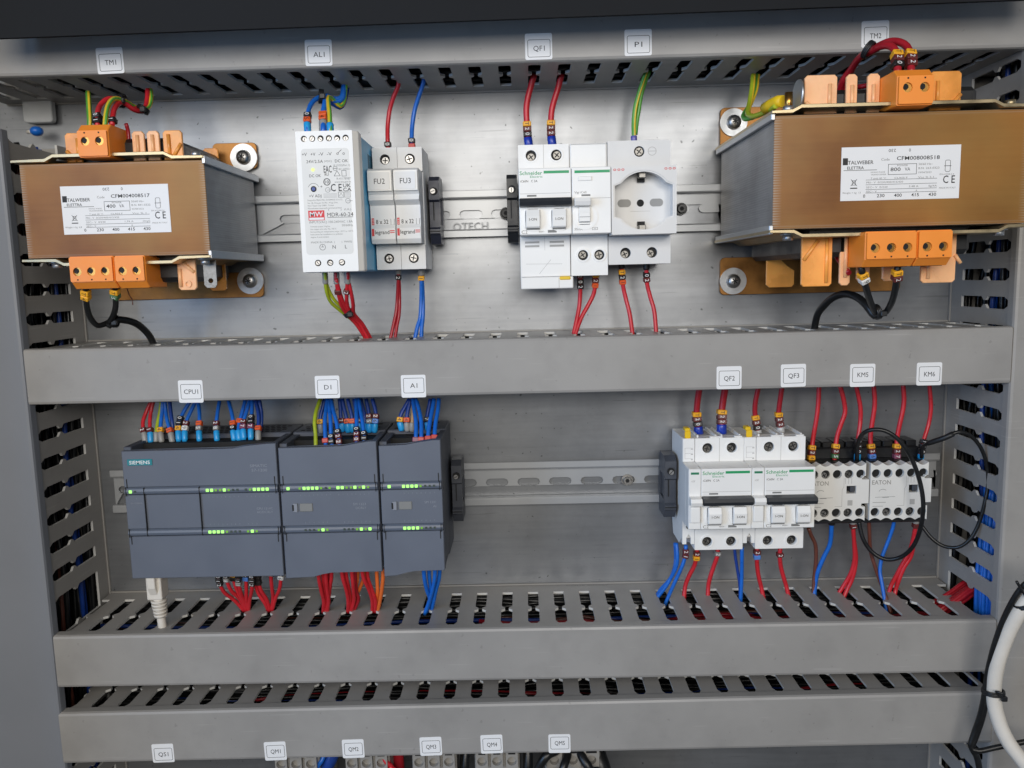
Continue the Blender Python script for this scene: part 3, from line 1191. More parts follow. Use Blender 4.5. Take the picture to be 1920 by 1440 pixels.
k.text('+V ADJ', -78.6, 96.6, y, 1.8, w=8.0, align='l')
k.text('RU', -66.4, 110.0, y, 1.6, w=2.6, bold=True)
k.text('MDR-60-24', -67.4, 84.4, y, 2.5, w=17.0, align='l')
k.rect(-67.4, -50.6, 82.5, 82.75, y)
k.text('N', -64.0, 63.6, y, 2.3)
k.text('L', -56.2, 63.6, y, 2.3)
k.outline(-73.6, -69.6, 61.6, 65.6, .25, y, 1.9)
k.rect(-72.6, -70.6, 63.6, 63.85, y)
k.rect(-71.7, -71.5, 63.8, 65, y)
k.line(-61.6, 108.9, -59.6, 112.2, .25, y).line(-57.6, 108.9, -59.6, 112.2, .25, y).rect(-61.6, -57.6, 108.8, 109.05, y)
k.outline(-56.6, -53.6, 108.6, 112.4, .25, y)
flat('printed_text', k, ink_m, lab)
g = B()
for s, x, z, h, w_ in (('(VDC)', -67.6, 118.4, 1.2, 5), ('IS 13252(Part 1)', -61.6, 115.6, 1.2, 10.6), ('IEC 60950-1', -58.4, 113.2, 1.2, 7.4), ('R-41178987', -60.0, 107.2, 1.4, 9.0), ('www.bis.gov.in', -61.6, 105.2, 1.2, 10.6),
                     ('Designed by MEAN WELL ENTERPRISES CO.,LTD.', -79.8, 93.9, .95, 23), ('No. 28, Wuquan 3rd Rd., Wugu Dist.,', -79.8, 92.1, .95, 20), ('New Taipei City 24891, Taiwan', -79.8, 90.4, .95, 17), ('Manual:www.meanwell.com/manual.html', -79.8, 88.7, .95, 22),
                     ('(          )  (UL)', -66.6, 87.6, 1.1, 15), ('INPUT(VAC) 100-240VAC 1.8A', -79.4, 79.8, 1.5, 28.4), ('50/60Hz', -58.2, 77.4, 1.4, 7.2), ('Terminal torque: 5 kgf.cm', -79.0, 77.0, .95, 13), ('Use copper wire only, Min. 105°C', -79.0, 75.3, .95, 17),
                     ('Surrounding air temperature range: -20°C to +50°C', -79.0, 73.6, .95, 28), ('Instructions for installation in a pollution', -79.0, 71.9, .95, 21), ('degree 2 environment', -79.0, 70.2, .95, 12), ('MADE IN CHINA  (        )  MW02', -79.0, 66.8, 1.2, 27)):
    g.text(s, x, z, y, h, w=w_, align='l')
for x_, z_ in ((-67.8, 99.8), (-55.0, 92.6)):
    g.outline(x_, x_ + 3.2, z_ - 1.2, z_ + 2, .3, y, 1.4)
    g.rect(x_ + 1, x_ + 4.6, z_ + .2, z_ + .45, y)
g.outline(-59.6, -55.8, 95.2, 98.8, .3, y)
g.outline(-55.6, -51.6, 95.2, 98.8, .2, y)
g.line(-58.8, 96.2, -57.7, 98, .25, y).line(-56.6, 96.2, -57.7, 98, .25, y)
for i in range(4):
    g.rect(-69.2, -60.4, 97.6 - i * .75, 97.75 - i * .75, y)
    g.rect(-55.2, -52.2, 98.2 - i * .75, 98.35 - i * .75, y)
for i in range(14):
    a0, a1 = math.radians(20 + i * 10), math.radians(30 + i * 10)
    g.line(-75.4 + 3.6 * math.cos(a0), 101 + 3.6 * math.sin(a0), -75.4 + 3.6 * math.cos(a1), 101 + 3.6 * math.sin(a1), .3, y)
g.outline(-62.2, -59.2, 112.2, 115.2, .3, y, 1.4)
g.rect(-62, -59.4, 113.5, 113.9, y)
flat('small_print', g, grey_ink, lab)
r_ = B()
r_.rect(-79.8, -69.2, 80.9, 87.3, y)
rr_ = flat('logo_panel', r_, red_print, lab)
k = B()
k.text('MW', -74.5, 85.0, y - .04, 3.0, w=8.6, bold=True)
k.rect(-79.3, -69.7, 81.3, 82.7, y - .04)
flat('logo_lettering', k, paper_m, rr_)
b = B()
b.cyl((-75.2, yf - .14, 113.2), (-75.2, yf - .4, 113.2), 1.15, n=16)
obj('status_lamp', b, led_psu, t)
b = B()
b.cyl((-75.4, yf - .14, 101), (-75.4, yf - .3, 101), 1.9, n=18)
kn = obj('adjust_knob', b, void_m, t)
b = B()
b.cyl((-75.4, yf - .3, 101), (-75.4, yf - .5, 101), 1.2, n=14)
obj('trimmer', b, W['dblue'], kn)


# ------------------------------------------------------------------ fuse holders
def fuse_holder(label, x0, code):
    w = 17.7
    x1 = x0 + w - .25
    t = thing('fuse_holder', label, 'fuse holder', (x0 + w / 2, 0, Z1), 'fuse holders beside the power supply')
    b = B()
    b.prism([(-7, 127), (-12, 133.6), (-46, 133.6), (-46, 48.6), (-12, 48.6), (-7, 56)], x0, x1, 'x')
    obj('body', b, lgrey_m, t)
    faceplate('terminal_face', t, lgrey_m, x0, x1, 117.0, 133.6, -49.4, 3.42, [(x0 + w / 2, 125.6, 3.6, 20)])
    faceplate('terminal_face', t, lgrey_m, x0, x1, 48.6, 66.0, -49.4, 3.42, [(x0 + w / 2, 56.4, 3.6, 20)])
    screw(t, x0 + w / 2, 125.6, 3.55, -47.2)
    screw(t, x0 + w / 2, 56.4, 3.55, -47.2)
    b = B()
    xa = x0 - .5
    xb = xa + w - .1
    # hinged drawer seen side on: rounded grip above, sloping nose below
    b.prism([(-46.2, 117), (-67, 117), (-70, 115), (-70, 100.8), (-68.6, 99.2), (-69.6, 95.6), (-64.4, 92.4), (-64, 79.4), (-65.6, 76.8), (-65.6, 69.4), (-64, 66.4), (-46.2, 66.4)], xa + .2, xb - .3, 'x', bev=.4)
    d = obj('fuse_drawer', b, lgrey_m, t)
    b = B()
    b.box(xa + .5, xb - .6, -72.6, -70.0, 101.4, 115.2, .3)
    fr = obj('label_holder', b, white_m, d)
    b = B()
    b.prism(rrect(xa + 1.4, xb - 2.0, 102.4, 114.0, .8), -73.0, -72.55, 'y')
    cd = obj('label_card', b, paper_m, d)
    k = B()
    k.text(code, (xa + xb) / 2, 107.9, -73.06, 3.6, w=7.4)
    flat('printed_text', k, ink_m, d)
    k = B()
    k.text('8 x 32', xa + 8.0, 81.4, -64.12, 2.9, w=8.6, bold=True)
    k.text('legrand', xa + 8.0, 74.2, -65.7, 2.7, w=10.0, bold=True)
    k.text('IEC 269-2', xa + 5.6, 75.9 + 9.3, -64.12, .9, w=4.4)
    k.text('400 V ~', xa + 5.2, 84.0, -64.12, .8, w=3.6)
    k.text('1x400V  4L 16 1A', xa + 8.0, 78.6, -64.12, .9, w=9)
    k.outline(xa + 13.6, xa + 14.6, 77.6, 78.6, .2, -64.12, .4)
    k.rect(xa + 14.0, xa + 14.2, 79, 84, -64.12)
    k.line(xa + 16.2, 78, xa + 16.6, 84.4, .25, -64.12)
    flat('printed_text', k, ink_m, d)
    k = B()
    k.rect(xa + .8, xa + 2.5, 77.4, 86.6, -64.14)
    k.rect(xa + .8, xa + 2.5, 71.6, 76.6, -65.72)
    k.rect(xa + 13.4, xa + 16.6, 74.7, 75.4, -65.72).rect(xa + 13.4, xa + 16.6, 73.5, 74.1, -65.72)
    flat('printed_bar', k, red_print, d)
    k = B()
    k.text('013 40', xa + 1.7, 83, -64.2, 1.0, w=6.5, rot=math.pi / 2)
    flat('printed_text', k, paper_m, d)
    return t


fuse_holder('grey fuse holder with card FU2, next to the white power supply', -45.0, 'FU2')
fuse_holder('grey fuse holder with card FU3, next to the dark end clamp', -27.3, 'FU3')


# ------------------------------------------------------------------ breakers, residual current unit, socket
def mod_body(t, x0, x1, zt, znt, znb, zb, m, nose_m=None, low=True, yn=-71.3, ns=0.0):
    b = B()
    b.prism([(-7, zt - 8), (-12, zt), (-46, zt), (-46, zb), (-12, zb), (-7, zb + 8)], x0 + .12, x1 - .12, 'x')
    obj('body', b, m, t)
    b = B()
    b.box(x0 + .12 - ns, x1 - .12 + ns, yn, -46.0 + .02, znb, znt, .55, 2)
    return obj('nose', b, nose_m or m, t)


def toggles(t, xc, zc, yn):
    # round rocker well with the white lever standing in it, marked I-ON
    b = B()
    b.prism(circ(xc + .2, zc - .8, 8.0, 28), yn - .5, yn + .02, 'y', [rrect(xc - 5.2, xc + 5.2, zc - 7.4, zc + 6.6, .8, 2)])
    well = obj('rocker_well', b, white_m, t)
    b = B()
    b.prism([(yn + 2, zc + 6.4), (yn - 2.6, zc + 6.0), (yn - 4.4, zc + 1.5), (yn - 3.8, zc - 5.4), (yn - 2.8, zc - 6.4), (yn + 2, zc - 7.2)], xc - 4.8, xc + 4.8, 'x', bev=.4)
    lv = obj('toggle_lever', b, white_m, t)
    b = B()
    b.box(xc - 4.6, xc + 4.6, yn - 2.0, yn - .6, zc - 7.2, zc - 6.9)
    obj('gap', b, grey_ink, lv)
    k = B()
    k.text('I-ON', xc, zc - .6, yn - 4.42, 1.7, w=5.2)
    flat('printed_text', k, ink_m, lv)


def tie_bar(t, x0, x1, zc, yn, m):
    b = B()
    b.prism([(yn - .3, zc + 3.1), (yn - 6.2, zc + 2.5), (yn - 7.4, zc), (yn - 6.2, zc - 2.5), (yn - .3, zc - 3.1)], x0, x1, 'x', bev=.5)
    return obj('tie_bar' if m is handle_m else 'coupling_bar', b, m, t)


def breaker(label, x0, zt, zc, row, group):
    # two-pole miniature breaker; zc is the rail height
    t = thing('circuit_breaker', label, 'circuit breaker', (x0 + 18, 0, zc), group)
    x1 = x0 + 36
    znt, znb = zc + 24.3, zc - 20.2
    zb = zt - 85 if row == 2 else zt - 92.5
    mod_body(t, x0, x1, zt, znt, znb, zb, white_m)
    yn = -71.3
    sh = [(x0 + 9.2, zt - 7.4, 3.75, 20), (x0 + 27, zt - 7.4, 3.75, 20)]
    faceplate('terminal_face', t, white_m, x0 + .15, x1 - .15, znt + .1, zt, -49.4, 3.42, sh)
    for h in sh:
        b = B()
        b.ring((h[0], h[1]), 5.0, 3.8, -49.75, -49.38, 24)
        obj('collar', b, white_m, t)
        screw(t, h[0], h[1], 3.7, -47.0, True)
    b = B()
    b.box(x0 + 18 - .15, x0 + 18 + .1, -49.5, -49.35, znt + .2, zt)
    b.box(x0 + .8, x1 - .8, yn - .06, yn + .02, zc + 7.3, zc + 7.55)
    obj('seam', b, faint_ink, t)
    k = B()
    k.text('Schneider', x0 + .9, zc + 21.2, yn - .08, 2.5, w=15.4, align='l', bold=True)
    flat('printed_text', k, green_m, t)
    k = B()
    k.text('Electric', x0 + 8.0, zc + 18.7, yn - .08, 1.5, w=8.4, align='l')
    k.rect(x0 + 17.2, x1 - 1.6, zc + 20.6, zc + 22.4, yn - .08)
    flat('printed_bar', k, green_m, t)
    k = B()
    k.text('iC60N   C 2A', x0 + 1.3, zc + 15.8, yn - .08, 1.5, w=11.6, align='l')
    flat('printed_text', k, ink_m, t)
    k = B()
    k.text('C2', x0 + 1.4, znb + 2.0, yn - .08, 2.4, w=4.0, align='l')
    k.text('400V~', x0 + 13, znb + 2.0, yn - .08, 1.2, w=4.4, align='l')
    k.rect(x0 + 19.4, x0 + 25.4, znb + 1.2, znb + 3, yn - .08)
    flat('printed_text', k, grey_ink, t)
    b = B()
    b.box(x0 + 5.6, x0 + 12, yn - .1, yn + .01, zc + 5.4, zc + 6.6)
    obj('indicator_window', b, grey_ink, t)
    tie_bar(t, x0 + .3, x1 - .2, zc + 1.4, yn, handle_m)
    toggles(t, x0 + 9.3, zc - 9.4, yn)
    toggles(t, x0 + 27.2, zc - 9.4, yn)
    if row == 2:
        sl = [(x0 + 9.4, znb - 16.4, 3.7, 20), (x0 + 27.2, znb - 16.4, 3.7, 20)]
        faceplate('terminal_face', t, white_m, x0 + .15, x1 - .15, zb, znb - 7.2, -49.4, 3.42, sl)
        b = B()
        b.box(x0 + .15, x1 - .15, -49.4, -45.98, znb - 7.1, znb - .1, .3)
        obj('vent_panel', b, white_m, t)
        for h in sl:
            b = B()
            b.ring((h[0], h[1]), 5.0, 3.75, -49.9, -49.38, 24)
            obj('collar', b, white_m, t)
            screw(t, h[0], h[1], 3.65, -47.0, True)
        b = B()
        for xx in (x0 + 4.4, x0 + 22.2):
            b.box(xx, xx + 9.6, -49.5, -49.38, znb - 2.6, znb - 1.6)
        obj('vent', b, grey_ink, t)
        b = B()
        for xx in (x0 + 4.5, x0 + 22.4):
            b.box(xx, xx + 9.4, -40, -20, zt - .05, zt + .12)
            b.box(xx + 3, xx + 6.6, -47.5, -46.5, zt - .1, zt + .1)
        obj('terminal_opening', b, faint_ink, t)
        b = B()
        for xx in (x0 + 2.0, x0 + 15.2, x0 + 19.6, x0 + 33.0):
            b.box(xx, xx + 1.4, -46, -14, zt, zt + 1.8, .3)
        b.box(x0 + 11, x0 + 20.5, -48.8, -46, zt, zt + 1.1, .3).box(x0 + 29, x0 + 35, -48.8, -46, zt, zt + 1.1, .3)
        obj('terminal_ridge', b, white_m, t)
    else:
        b = B()
        b.box(x0 + .15, x1 - .15, -49.4, -45.98, zt - 92.0, znb - .1, .4)
        lo = obj('lower_cover', b, white_m, t)
        b = B()
        for xx in (x0 + 3.6, x0 + 21.2):
            for zz in (0, -2.7):
                b.box(xx, xx + 10.2, -49.55, -49.38, znb - 4.9 + zz, znb - 3.5 + zz)
        obj('vent', b, faint_ink, t)
        k = B()
        for q in ((4, -19.4, 30, -19.8), (13.5, -26.5, 22, -16.5)):
            k.line(x0 + q[0], znb + q[1], x0 + q[2], znb + q[3], .22, -49.43)
        k.rect(x0 + 17.6, x0 + 17.8, znb - 10, znb - .4, -49.43)
        flat('embossed_cross', k, faint_ink, lo)
        b = B()
        b.box(x0 + .2, x0 + 37.6, -51.4, -40, zt - 100.6, zt - 92.2, .5)
        fo = obj('wiring_foot', b, white_m, t)
        b = B()
        b.box(x0 + 27.2, x0 + 27.5, -51.5, -51.35, zt - 100.2, zt - 93)
        obj('seam', b, faint_ink, fo)
        b = B()
        b.box(x0 + 27.8, x0 + 35.6, -52.2, -46, zt - 94.6, zt - 92.1, .7, 2)
        obj('release_tab', b, yellow_m, t)
    return t


breaker('white two-pole circuit breaker under the QF1 sticker, no screws along its lower edge', 57.8, 132.9, Z1, 1, 'white two-pole circuit breakers')
breaker('white two-pole circuit breaker under the QF2 sticker, between two slim contact modules', 183.1, -79.6, Z2, 2, 'white two-pole circuit breakers')
breaker('white two-pole circuit breaker under the QF3 sticker, touching the contactors', 228.1, -79.6, Z2, 2, 'white two-pole circuit breakers')

# residual current unit
t = thing('residual_current_unit', 'white earth leakage unit with 30mA print between the breaker and the grey socket', 'earth leakage unit', (107, 0, Z1))
x0, x1, zt = 93.9, 120.7, 132.9
mod_body(t, x0, x1, zt, 114.0, 69.5, 41, white_m)
yn = -71.3
faceplate('terminal_face', t, white_m, x0 + .2, x1 - .2, 114.1, zt, -49.6, 3.6, None, 1.0)
sl = [(x0 + 8.8, 55.4, 3.6, 20), (x0 + 20.4, 55.4, 3.6, 20)]
faceplate('terminal_face', t, white_m, x0 + .2, x1 - .4, 41, 69.4, -49.6, 3.6, sl)
for h in sl:
    b = B()
    b.ring((h[0], h[1]), 4.9, 3.65, -50.3, -49.58, 24)
    obj('collar', b, white_m, t)
    screw(t, h[0], h[1], 3.55, -47.2, True)
k = B()
k.rect(x0 + 2.0, x1 - .8, 110.0, 111.8, yn - .08)
flat('printed_bar', k, green_m, t)
b = B()
b.box(x0 + 4.4, x0 + 13.8, yn - .7, yn + .01, 104.8, 107.8, .5, 2)
obj('test_button', b, white_m, t)
k = B()
k.text('Vigi iC60', x0 + 1.8, 97.2, yn - .08, 1.5, w=8.2, align='l')
k.text('30mA', x0 + 1.5, 72.6, yn - .08, 1.7, w=5.6, align='l')
k.outline(x0 + 13.6, x0 + 17.4, 71.8, 73.6, .25, yn - .08)
k.rect(x0 + 14.6, x0 + 16.4, 72.5, 72.75, yn - .08)
flat('printed_text', k, grey_ink, t)
b = B()
b.box(x0 + .4, x1 - .5, yn - .06, yn + .02, 93.0, 93.3)
obj('seam', b, faint_ink, t)
b = B()
b.box(x0 + 6.6, x0 + 12.6, yn - .1, yn + .01, 94.6, 95.8)
obj('indicator_window', b, grey_ink, t)
tie_bar(t, x0 + 1.4, x0 + 12.6, 90.6, yn, white_m)
b = B()
b.prism(circ(x0 + 9.0, 80.6, 8.6, 30), yn - .5, yn + .02, 'y', [rrect(x0 + 4.0, x0 + 13.4, 74.8, 88.0, .8, 2)])
obj('rocker_well', b, white_m, t)
b = B()
b.prism([(yn + 2, 88), (yn - 1.4, 87.4), (yn - 2.6, 83), (yn - 2.4, 77.6), (yn + 2, 76)], x0 + 4.6, x0 + 12.4, 'x', bev=.4)
lv = obj('toggle_lever', b, white_m, t)
b = B()
b.box(x0 + 4.8, x0 + 12.2, yn - 2.72, yn - 2.6, 80.4, 80.7).box(x0 + 5, x0 + 12, yn - 1.2, yn - .4, 75.6, 75.9)
obj('gap', b, grey_ink, lv)

# socket
t = thing('din_rail_socket', 'light grey round earthed socket under the P1 sticker', 'socket', (143, 0, Z1))
x0, x1, zt = 120.8, 165.0, 134.0
b = B()
b.prism([(-7, zt - 8), (-12, zt), (-46, zt), (-46, 48.2), (-12, 48.2), (-7, 56)], x0, x1, 'x')
obj('body', b, lgreyd_m, t)
cx, cz = 142.9, 90.6
faceplate('terminal_face', t, lgreyd_m, x0, x1, 114.2, zt, -49.4, 3.42, [(x0 + 22.2, 126.4, 3.7, 22)])
screw(t, x0 + 22.2, 126.4, 3.6, -46.6, True)
b = B()
b.ring((x0 + 31.2, 126.4), 3.0, 2.7, -49.55, -49.38, 22)
b.box(x0 + 28.4, x0 + 34, -49.52, -49.38, 126.3, 126.6)
obj('earth_symbol', b, faint_ink, t)
sl = [(x0 + 12.2, 56.2, 3.8, 22), (x0 + 31.0, 56.2, 3.8, 22)]
faceplate('terminal_face', t, lgreyd_m, x0, x1, 48.2, 68.0, -49.4, 3.42, sl)
for h in sl:
    screw(t, h[0], h[1], 3.7, -46.8, True)
rim = []
for i in range(56):
    a = 2 * math.pi * i / 56
    px, pz = 20.3 * math.cos(a), 20.3 * math.sin(a)
    if abs(pz) < 12.4:
        px = math.copysign(20.6, px)
    rim.append((cx + px, cz + pz))
b = B()
b.prism(rrect(x0 + .1, x1 + .1, 68.2, 113.8, .6, 2), -71.5, -57, 'y', [rim])
obj('socket_frame', b, lgreyd_m, t)
b = B()
b.box(x0 + .3, x1 - .1, -57.2, -46.02, 68.3, 113.7)
fl = obj('socket_floor', b, lgreyd_m, t)
b = B()
b.prism(rim, -70.9, -70.6, 'y', [[(cx + (p[0] - cx) * .955, cz + (p[1] - cz) * .955) for p in rim]])
obj('inner_rim', b, lgreyd_m, t)
b = B()
b.prism(circ(cx - .4, cz - .4, 2.5, 20), -57.35, -57.22, 'y')
obj('earth_pin_hole', b, void_m, fl)
for s in (-1, 1):
    b = B()
    q = [(cx - .4 + s * 11.2 + dx + (2.5 if dx > 0 else -2.5) * 0 + 2.7 * math.cos(a), cz - .3 + 2.7 * math.sin(a)) for dx, aa in ((2.0, range(-80, 81, 20)), (-2.0, range(100, 261, 20))) for a in map(math.radians, aa)]
    b.prism(q, -57.35, -57.22, 'y')
    obj('pin_hole', b, mat('pin_hole_grey_%d' % (s + 1), (150, 149, 146), .6), fl)
    b = B()
    zc_ = cz + s * 18.2
    b.box(cx - 2.6, cx + 2.2, -66, -58, zc_ - 2.4, zc_ + 2.4, .4)
    cl = obj('earth_clip', b, screwd_m, t)
    b = B()
    b.box(cx - 2.7, cx + 2.3, -60, -57.3, zc_ - s * 3.4 - 1.2, zc_ - s * 3.4 + 1.6)
    obj('clip_slot', b, void_m, cl)
b = B()
b.box(cx - 7.4, cx + 6.4, -57.3, -57.21, 84.5, 84.7)
obj('seam', b, faint_ink, fl)
k = B()
for xx in (x0 + 1.4, x0 + 4.2, x0 + 6.9, x1 - 8.2, x1 - 5.4, x1 - 2.6):
    k.outline(xx, xx + 2.0, 110.8, 112.2, .4, -71.56, .65)
flat('printed_mark', k, red_print, t)


# ------------------------------------------------------------------ auxiliary contact modules
def aux(label, x0):
    t = thing('auxiliary_contact', label, 'contact module', (x0 + 4.5, 0, Z2), 'slim white contact modules')
    x1 = x0 + 9
    b = B()
    zt = -79.6
    b.prism([(-7, zt - 6), (-7, zt - .5), (-46, zt), (-46, -97.4), (-60, -97.4), (-60, -142), (-46, -142), (-46, -156), (-36, -163), (-12, -163), (-7, -150)], x0 + .1, x1 - .1, 'x')
    obj('body', b, white_m, t)
    b = B()
    b.box(x0 + .1, x1 - .1, -49.4, -45.98, -97.2, zt, .4)
    obj('upper_face', b, white_m, t)
    b = B()
    b.box(x0 + .1, x1 - .1, -71.3, -59.98, -141.8, -97.3, .5)
    n = obj('nose', b, white_m, t)
    k = B()
    k.rect(x0 + 1.6, x0 + 7.4, -101.3, -99.7, -71.38)
    flat('printed_bar', k, greend_m, t)
    k = B()
    k.text('iOF', x0 + 3.4, -106.2, -71.38, 1.4, w=2.6)
    for i in range(3):
        k.rect(x0 + 1.6, x0 + 7.4, -86.8 - i * 4, -86.6 - i * 4, -49.46)
        k.rect(x0 + 6, x0 + 7.6, -87.8 - i * 4, -87.2 - i * 4, -49.46)
    k.rect(x0 + 1.6, x0 + 1.8, -94.8, -86.6, -49.46)
    k.line(x0 + 5, -131.4, x0 + 5.8, -134, .3, -71.38)
    flat('printed_text', k, faint_ink, t)
    tie_bar(t, x0 + .3, x1 - .2, Z2 + 1.4, -71.3, white_m)
    b = B()
    b.box(x0 + .8, x1 - .8, -73.4, -71.2, -136.4, -124.6, .8, 2)
    obj('rocker', b, white_m, t)
    b = B()
    b.prism([(x0 + .1, -142), (x1 - .1, -142), (x1 - .1, -160), (x1 - 2.6, -160), (x1 - 2.6, -155), (x1 - 4.2, -152.5), (x1 - 6, -155), (x1 - 6, -160), (x0 + .1, -160)], -49.2, -45.98, 'y')
    obj('lower_face', b, white_m, t)
    b = B()
    b.cyl((x0 + 4.6, -49.0, -146.4), (x0 + 4.6, -49.5, -146.4), 1.9, n=16)
    obj('screw', b, screwd_m, t)
    b = B()
    b.box(x0 + 1.6, x0 + 6, -49.0, -48.2, zt + .02, zt + 5.4, .6)
    b.box(x0 + 3.6, x0 + 7.6, -40, -32, zt + 3.0, zt + 6.0, .6)
    obj('yellow_terminal_lever', b, yellow_m, t)
    return t


aux('slim white contact module next to the charcoal end clamp, yellow clip on top', 174.1)
aux('slim white contact module between the QF2 and QF3 breakers, yellow clip on top', 219.1)


# ------------------------------------------------------------------ contactors
def contactor(label, x0):
    w = 45.2
    x1 = x0 + w - .5
    t = thing('contactor', label, 'contactor', (x0 + w / 2, 0, Z2), 'small contactors')
    b = B()
    b.box(x0 + .4, x1 + .2, -45.8, -8, -147.5, -100.5, .8)
    b.box(x0 + .4, x1 + .2, -34, -8.2, -101, -92.4, .8)
    obj('base', b, black_m, t)
    b = B()
    for i in range(5):
        b.box(x0 + 1.2 + i * 8.8, x0 + 8.6 + i * 8.8, -32, -14, -92.6, -88.0, .5)
    obj('terminal_shroud', b, black_m, t)
    zt, zb, yf = -100.4, -142.4, -55
    up, lo = [], []
    n = 40
    for i in range(n + 1):
        u = i / n
        s = 1.35 * abs(math.sin(u * 5 * math.pi)) ** 1.1
        up.append((x0 + .3 + u * (x1 - x0 - 2.8), zt + (.9 - 1.5 * s)))
        lo.append((x0 + .3 + u * (x1 - x0 - 2.8), zb - .2 + 1.3 * s))
    xe = x1 - 2.5
    notch = [(xe, zt - 8.6), (xe - 2.4, zt - 8.8), (xe - 3.0, zt - 9.9), (xe - 2.4, zt - 11.2), (x1, zt - 11.3), (x1, zb + 12.9), (xe - 2.4, zb + 12.7), (xe - 3.0, zb + 11.6), (xe - 2.4, zb + 10.5), (xe, zb + 10.3)]
    outer = [(p[0], p[1]) for p in lo] + notch[::-1] + [(p[0], p[1]) for p in up[::-1]]
    hx = [x0 + 4.4 + 8.5 * i for i in range(5)]
    holes = [circ(x, zt - 7.0, 3.25, 20) for x in hx] + [circ(x, zb + 6.0, 3.25, 20) for x in hx] + [[(x0 + 28.4, -122), (x0 + 35.4, -122), (x0 + 35.4, -116.2), (x0 + 28.4, -116.2)]]
    b = B()
    b.prism(outer, yf, -46.5, 'y', holes)
    f = obj('front_cover', b, white2_m, t)
    b = B()
    b.box(x0 + 1, x1 - 1, -46.4, -45.9, zb + 1, zt - 1)
    obj('recess_shade', b, void_m, t)  # near-black sheet standing in for the shade behind the cover
    for i, x in enumerate(hx):
        for z in (zt - 7.0, zb + 6.0):
            if i in ((1, 3) if x0 < 300 or z < -120 else ()):
                screw(t, x, z, 3.2, -53.0, i == 3)
            else:
                b = B()
                b.cyl((x, -52.4, z), (x, -50, z), 3.22, n=18)
                obj('screw_well', b, void_m, f)
    b = B()
    b.box(x0 + 31.6, x0 + 34.8, -54, -47, -121.4, -116.8, .4)
    obj('armature', b, charc_m, t)
    k = B()
    k.text('EATON', x0 + 8.4, -114.0, yf - .06, 3.2, w=13.6, bold=True)
    flat('printed_text', k, mat('soft_grey_print_%d' % int(x0), (150, 147, 142), .6), f)
    k = B()
    for i in range(3):
        k.rect(x0 + 27.4 + i * 2.2, x0 + 27.7 + i * 2.2, -114.6, -110.2, yf - .06)
    k.line(x0 + 26.4, -110, x0 + 26.4, -117, .25, yf - .06).line(x0 + 26.4, -117, x0 + 25.2, -119, .25, yf - .06)
    k.rect(x0 + 25.1, x0 + 25.35, -131.6, -119, yf - .06).rect(x0 + 20, x0 + 25.3, -131.8, -131.5, yf - .06)
    k.rect(x0 + 2.4, x0 + 12, -129.4, -128.8, yf - .06).rect(x0 + 2.4, x0 + 10, -132.2, -131.7, yf - .06)
    k.rect(x0 + 29.4, x0 + 33, -131, -127, yf - .06)
    flat('small_print', k, faint_ink, f)
    k = B()
    k.line(x0 + 4, -125.2, x0 + 18.6, -124.9, .25, yf - .07).line(x0 + 9.4, -125.3, x0 + 14, -125.2, .5, yf - .08)
    for i in range(6):
        a0, a1 = math.radians(40 + i * 20), math.radians(60 + i * 20)
        k.line(x0 + 9.6 + 3 * math.cos(a0), -121.6 + 2.4 * math.sin(a0), x0 + 9.6 + 3 * math.cos(a1), -121.6 + 2.4 * math.sin(a1), .3, yf - .07)
    flat('printed_symbol', k, grey_ink, f)
    return t


contactor('cream white contactor under the KM5 sticker, partly hidden by the breaker', 264.3)
contactor('cream white contactor under the KM6 sticker, crossed by a black looped lead', 309.6)


